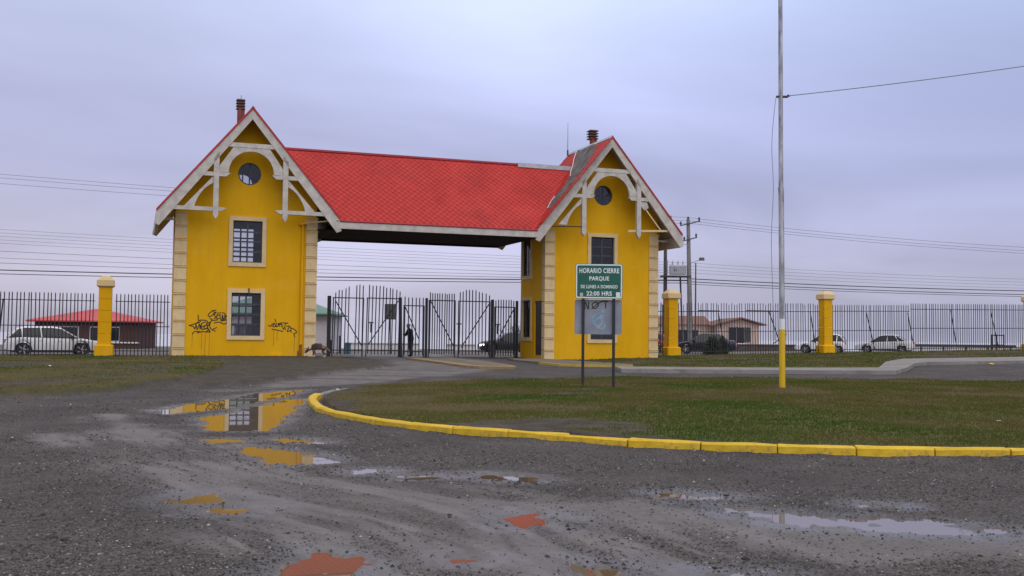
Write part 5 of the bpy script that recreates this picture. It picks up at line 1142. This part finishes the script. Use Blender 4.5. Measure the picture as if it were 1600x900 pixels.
# ------------------------------------------------------------------ overhead wires along the shore road
def span(p, q, sag, r, m, label):
    P = [(p[0] + (q[0] - p[0]) * t, p[1] + (q[1] - p[1]) * t, p[2] + (q[2] - p[2]) * t - 4 * sag * t * (1 - t)) for t in np.linspace(0, 1, 28)]
    return tag(MB().tube(P, r, 4).build('overhead_wire', M[m]), label, 'wire', 'overhead wires')
LX, LY = -62.0, 83.0; RX, RY = 75.0, 96.0
top_l = 'thin high voltage wire of the top three strands'
HIGH3 = ('highest of the three top wires', 'middle of the three top wires', 'lowest of the three top wires')
FIVE = ('uppermost of the five middle wires', 'second down of the five middle wires', 'third down of the five middle wires', 'fourth down of the five middle wires', 'lowest of the five middle wires')
FOUR = ('uppermost of the four middle wires', 'second down of the four middle wires', 'third down of the four middle wires', 'lowest of the four middle wires')
CAB = ('thin black cable highest of the low cable run', 'second thin black cable of the low cable run', 'third black cable just above the thickest one', 'thickest black telephone cable of the low cable run', 'lowest black cable of the low cable run')
CAR_ = ('thick upper telephone cable', 'thick lower telephone cable', 'thin lowest telephone cable')
for i, (zl, zp) in enumerate(((15.6, 11.75), (15.3, 11.45), (14.75, 11.2))):
    span((LX, LY, zl), (14.7 + .4 * i, 89, zp), .55, .014, 'wiref', HIGH3[i] + ' left of the utility pole')
    span((14.7 + .4 * i, 89, zp), (RX, RY, zp - 2.0), .9, .014, 'wiref', HIGH3[i] + ' right of the utility pole')
for i in range(5):
    span((LX, LY, 10.7 - .30 * i), (15.1, 89, 7.9 - .22 * i), .35, .011, 'wiref', FIVE[i] + ' left of the utility pole')
    if i < 4: span((15.1, 89, 7.9 - .28 * i), (RX, RY, 7.4 - .25 * i), .6, .011, 'wiref', FOUR[i] + ' right of the utility pole')
for i, (zl, zp, r) in enumerate(((8.7, 6.75, .014), (8.0, 6.6, .012), (7.5, 6.45, .016), (6.75, 6.4, .04), (6.4, 6.2, .028))):
    span((LX, LY, zl), (15.1, 88.9, zp), .32, r, 'wire', CAB[i] + ', left of the pole')
for i, (zr, zp, r) in enumerate(((6.5, 6.55, .035), (6.1, 6.3, .03), (5.95, 6.1, .02))):
    span((15.1, 88.9, zp), (RX, RY, zr), .5, r, 'wire', CAR_[i] + ' right of the utility pole')

# ------------------------------------------------------------------ shrubs
def bush(name, loc, wx_, wy_, h, n, label, seed=3):
    rg = random.Random(seed); o = empty(name, loc, 0, label, 'shrub'); mb = MB()
    for i in range(14):
        a = rg.uniform(0, 6.28); r = rg.uniform(.2, .9); mb.tube([(0.1 * math.cos(a), .1 * math.sin(a), -.1), (wx_ * .5 * r * math.cos(a), wy_ * .5 * r * math.sin(a), h * rg.uniform(.6, 1.0))], .03, 5, .008)
    mb.build('stem', M['bark'], o); mb = MB()
    for i in range(n):
        a = rg.uniform(0, 6.28); r = math.sqrt(rg.random()); t = rg.random(); env = (1 - .45 * t * t) * (1 + .25 * math.sin(3 * a + seed))
        p = Vector((wx_ * .5 * r * env * math.cos(a), wy_ * .5 * r * env * math.sin(a), h * t * (1.05 - .35 * r * r) + rg.uniform(-.05, .08)))
        s_ = rg.uniform(.05, .12); d1 = Vector((rg.gauss(0, 1), rg.gauss(0, 1), rg.gauss(0, 1))).normalized() * s_; d2 = d1.orthogonal().normalized() * s_ * .45
        mb.add([p - d1, p + d2, p + d1, p - d2], [(0, 1, 2, 3)])
    tag(mb.build('foliage', M['leaf'], o), kind='stuff'); return o
bush('shrub', (14.25, 75.2, .3), 1.35, 1.1, 1.4, 2300, 'dense dark green shrub in front of the black saloon', 3)
bush('shrub', (15.15, 76.0, .35), 1.0, .9, 1.3, 1000, 'looser dark shrub just right of the dense one', 5)
bs_ = empty('bare_shrub', (.1, 94, .2), 0, 'bare leafless shrub behind the dark car at the gate', 'shrub'); mb = MB(); rg = random.Random(4)
def twig(p, d, l, r, k):
    q_ = p + d * l; mb.tube([p, (p + q_) / 2 + Vector((rg.uniform(-.05, .05), 0, 0)), q_], r, 4, r * .6, cap=False)
    if k:
        for _ in range(3): 
            e = (d + Vector((rg.gauss(0, .42), rg.gauss(0, .42), rg.gauss(.1, .25)))).normalized(); twig(p + d * l * rg.uniform(.5, 1), e, l * rg.uniform(.6, .85), r * .6, k - 1)
for i in range(9):
    a = rg.uniform(0, 6.28); twig(Vector((.6 * math.cos(a), .3 * math.sin(a), 0)), Vector((.35 * math.cos(a), .3 * math.sin(a), 1)).normalized(), 1.15, .035, 3)
mb.build('branches', M['bark'], bs_)

# ------------------------------------------------------------------ skinned figures
def skinned(name, verts, edges, radii, mats_, parent=None, sub=2, root=0, assign=None):
    me = bpy.data.meshes.new(name); me.from_pydata(verts, edges, []); o = bpy.data.objects.new(name, me); COL.objects.link(o)
    o.modifiers.new('skin', 'SKIN'); sl_ = me.skin_vertices[0].data
    for i, r in enumerate(radii):
        r = r if isinstance(r, tuple) else (r, r); sl_[i].radius = r; sl_[i].use_root = (i == root)
    s_ = o.modifiers.new('sub', 'SUBSURF'); s_.levels = sub; s_.render_levels = sub
    bpy.context.view_layer.update(); m2 = bpy.data.meshes.new_from_object(o.evaluated_get(bpy.context.evaluated_depsgraph_get()))
    bpy.data.objects.remove(o); bpy.data.meshes.remove(me); m2.name = name
    m2.materials.clear()
    for m in mats_: m2.materials.append(m)
    for p in m2.polygons:
        p.use_smooth = True
        if assign: p.material_index = assign(p.center)
    return link(name, m2, parent)
# person in black leaning on the gate post, turned left (-x), head bowed
pe = empty('person', (-6.05, 63.6, .22), R(-38), 'person in dark clothes with grey hair bending to the gate post lock', 'person')
S_ = 1.0
V = [(0, 0, 1.02), (-.01, 0, 1.22), (-.05, 0, 1.42), (-.10, 0, 1.58), (-.17, 0, 1.68), (-.22, 0, 1.80), (-.235, 0, 1.90),
     (.0, .10, .97), (-.04, .11, .53), (.03, .11, .12), (-.16, .12, .05),
     (.02, -.10, .97), (.05, -.11, .53), (.13, -.11, .12), (-.06, -.12, .05),
     (-.08, .20, 1.55), (-.20, .25, 1.30), (-.38, .16, 1.38), (-.46, .12, 1.41),
     (-.08, -.20, 1.55), (-.16, -.26, 1.28), (-.37, -.16, 1.30), (-.46, -.11, 1.34)]
E_ = [(0, 1), (1, 2), (2, 3), (3, 4), (4, 5), (5, 6), (0, 7), (7, 8), (8, 9), (9, 10), (0, 11), (11, 12), (12, 13), (13, 14), (3, 15), (15, 16), (16, 17), (17, 18), (3, 19), (19, 20), (20, 21), (21, 22)]
r_ = [(.18, .17), (.19, .17), (.205, .18), (.18, .15), (.07, .07), (.105, .10), (.075, .085), .125, .09, .07, .055, .125, .09, .07, .055, .095, .075, .06, .04, .095, .075, .06, .04]
nf = len(V)
for base_i, (hx, hy, hz1) in ((18, (-.46, .12, 1.41)), (22, (-.46, -.11, 1.34))):       # fingers curled round the lock bar
    for k in range(4):
        a = len(V); V += [(hx - .05, hy + (k - 1.5) * .022, hz1 + .02 - .01 * k), (hx - .095 + .004 * k, hy + (k - 1.5) * .024, hz1 - .005 - .012 * k)]; E_ += [(base_i, a), (a, a + 1)]; r_ += [.011, .009]
    a = len(V); V += [(hx - .01, hy - .045, hz1 + .03), (hx - .045, hy - .055, hz1 + .045)]; E_ += [(base_i, a), (a, a + 1)]; r_ += [.012, .010]
def asg(c):
    if c.z > 1.735 and c.x < -.1: return 1
    if c.x < -.44 and c.z > 1.2: return 1
    if .14 < c.z < .93: return 2
    return 0
body = skinned('body', V, E_, r_, [M['cloth'], M['skin'], M['jeans']], pe, 2, 0, asg)
def blob(name, m, c, r, parent, n=10, k=7):
    vs = [(c[0], c[1], c[2] - r[2])]; fs = []
    for i in range(1, k):
        for j in range(n): a = math.pi * i / k; b = 2 * math.pi * j / n; vs.append((c[0] + r[0] * math.sin(a) * math.cos(b), c[1] + r[1] * math.sin(a) * math.sin(b), c[2] - r[2] * math.cos(a)))
    vs.append((c[0], c[1], c[2] + r[2])); e = len(vs) - 1
    for j in range(n):
        fs.append((0, 1 + (j + 1) % n, 1 + j)); fs.append((e, e - n + j, e - n + (j + 1) % n))
        for i in range(k - 2): fs.append((1 + i * n + j, 1 + i * n + (j + 1) % n, 1 + (i + 1) * n + (j + 1) % n, 1 + (i + 1) * n + j))
    return MB().add(vs, fs).build(name, m, parent, True)
blob('hair', M['hair'], (-.195, 0, 1.90), (.135, .125, .105), pe)
blob('nose', M['skin'], (-.335, 0, 1.83), (.025, .018, .028), pe)
for s in (-1, 1): blob('ear', M['skin'], (-.21, s * .098, 1.83), (.025, .014, .036), pe, 8, 5)
for s in (-1, 1): blob('eye', M['frame'], (-.312, s * .04, 1.855), (.012, .014, .009), pe, 8, 5)
MB().box(-.318, -.302, -.028, .028, 1.772, 1.782).build('mouth', M['carred'], pe)
# dog sniffing at the foot of the tower, facing left
fur = bpy.data.materials.new('dog_fur'); fur.use_nodes = True
M['fur1'] = mat('dark_brown_fur', (.035, .022, .017), (.075, .045, .032), 9, .9, .5, 60); M['fur2'] = mat('tan_fur', (.15, .085, .05), (.22, .13, .08), 9, .9, .5, 60); M['fur3'] = mat('white_fur', (.42, .39, .36), (.55, .52, .48), 9, .9, .5, 60)
bpy.data.materials.remove(fur)
dg = empty('dog', (-10.0, 54.9, .30), R(8), 'brown and black dog with white collar fur sniffing the ground by the left tower', 'dog')
V = [(0.0, 0, .56), (-.22, 0, .57), (.24, 0, .57), (-.38, 0, .52), (-.50, 0, .42), (-.60, 0, .32), (-.70, 0, .23),
     (.36, 0, .52), (.46, 0, .44), (.56, 0, .36), (.60, 0, .27),
     (-.26, .09, .42), (-.24, .095, .24), (-.29, .095, .05), (-.33, .095, .02),
     (-.22, -.09, .42), (-.16, -.095, .24), (-.19, -.095, .05), (-.23, -.095, .02),
     (.27, .09, .44), (.20, .10, .30), (.32, .10, .18), (.27, .10, .04), (.23, .10, .02),
     (.28, -.09, .44), (.24, -.10, .30), (.38, -.10, .18), (.34, -.10, .04), (.30, -.10, .02)]
E_ = [(0, 1), (0, 2), (1, 3), (3, 4), (4, 5), (5, 6), (2, 7), (7, 8), (8, 9), (9, 10), (1, 11), (11, 12), (12, 13), (13, 14), (1, 15), (15, 16), (16, 17), (17, 18), (2, 19), (19, 20), (20, 21), (21, 22), (22, 23), (2, 24), (24, 25), (25, 26), (26, 27), (27, 28)]
r_ = [(.165, .18), (.17, .20), (.15, .17), (.125, .135), (.085, .09), (.085, .085), (.04, .04), .07, .055, .055, .03, .07, .045, .032, .032, .07, .045, .032, .032, .085, .06, .04, .032, .032, .085, .06, .04, .032, .032]
def dasg(c):
    if c.z < .12: return 2
    if -.47 < c.x < -.36 and c.z > .44: return 2
    if c.x < -.64: return 1
    if c.z < .42 and abs(c.x) < .5: return 1 if c.z > .13 else 2
    if c.x > .18 and c.z < .6: return 1
    return 0
skinned('body', V, E_, r_, [M['fur1'], M['fur2'], M['fur3']], dg, 2, 0, dasg)
for s in (-1, 1): MB().add([(-.50, s * .05, .41), (-.55, s * .09, .40), (-.50, s * .11, .33), (-.47, s * .075, .37)], [(0, 1, 2), (0, 2, 3), (0, 3, 1), (1, 3, 2)]).build('ear', M['fur1'], dg, True)
blob('nose', M['frame'], (-.745, 0, .225), (.02, .022, .018), dg, 8, 5)

# ------------------------------------------------------------------ bits lying about
def bit(x, y, s, label, cat='litter', m='litter', flat=.5):
    rg = random.Random(int(x * 100) + 7); vs = [(v[0] * s * rg.uniform(.7, 1.2), v[1] * s * rg.uniform(.7, 1.2), v[2] * s * flat * rg.uniform(.7, 1.3)) for v in ICO_V]
    o = MB().add(vs, [tuple(f) for f in ICO_F]).build('litter' if m == 'litter' else 'stone', M[m], None, loc=(x, y, gz(x, y) + s * flat * .4)); return tag(o, label, cat)
bit(-15.9, 36.5, .10, 'white scrap of litter lying in the left grass verge')
bit(7.9, 17.2, .05, 'small white scrap of litter on the right of the island grass')
for k, (x, y) in enumerate(((-4.35, 28.3), (-4.15, 28.7), (-4.55, 27.9), (-4.3, 28.9))): bit(x, y, .06 + .015 * (k % 2), ('white rubble chip nearest the left tip of the island kerb', 'white rubble chip farthest back along the island kerb', 'small white rubble chip low at the edge of the island kerb', 'larger white rubble chip behind the others at the kerb')[k], 'rubble')
bit(23.2, 51.2, .15, 'yellow painted stone on the edge of the right pavement', 'stone', 'poleyellow', .6)

# ------------------------------------------------------------------ apply the drawing scale (1 unit = 0.9 m)
SX = Matrix.Scale(K, 4)
for me in bpy.data.meshes: me.transform(SX); me.update()
for o in SC.objects:
    if o.type in ('MESH', 'EMPTY'): o.location = o.location * K
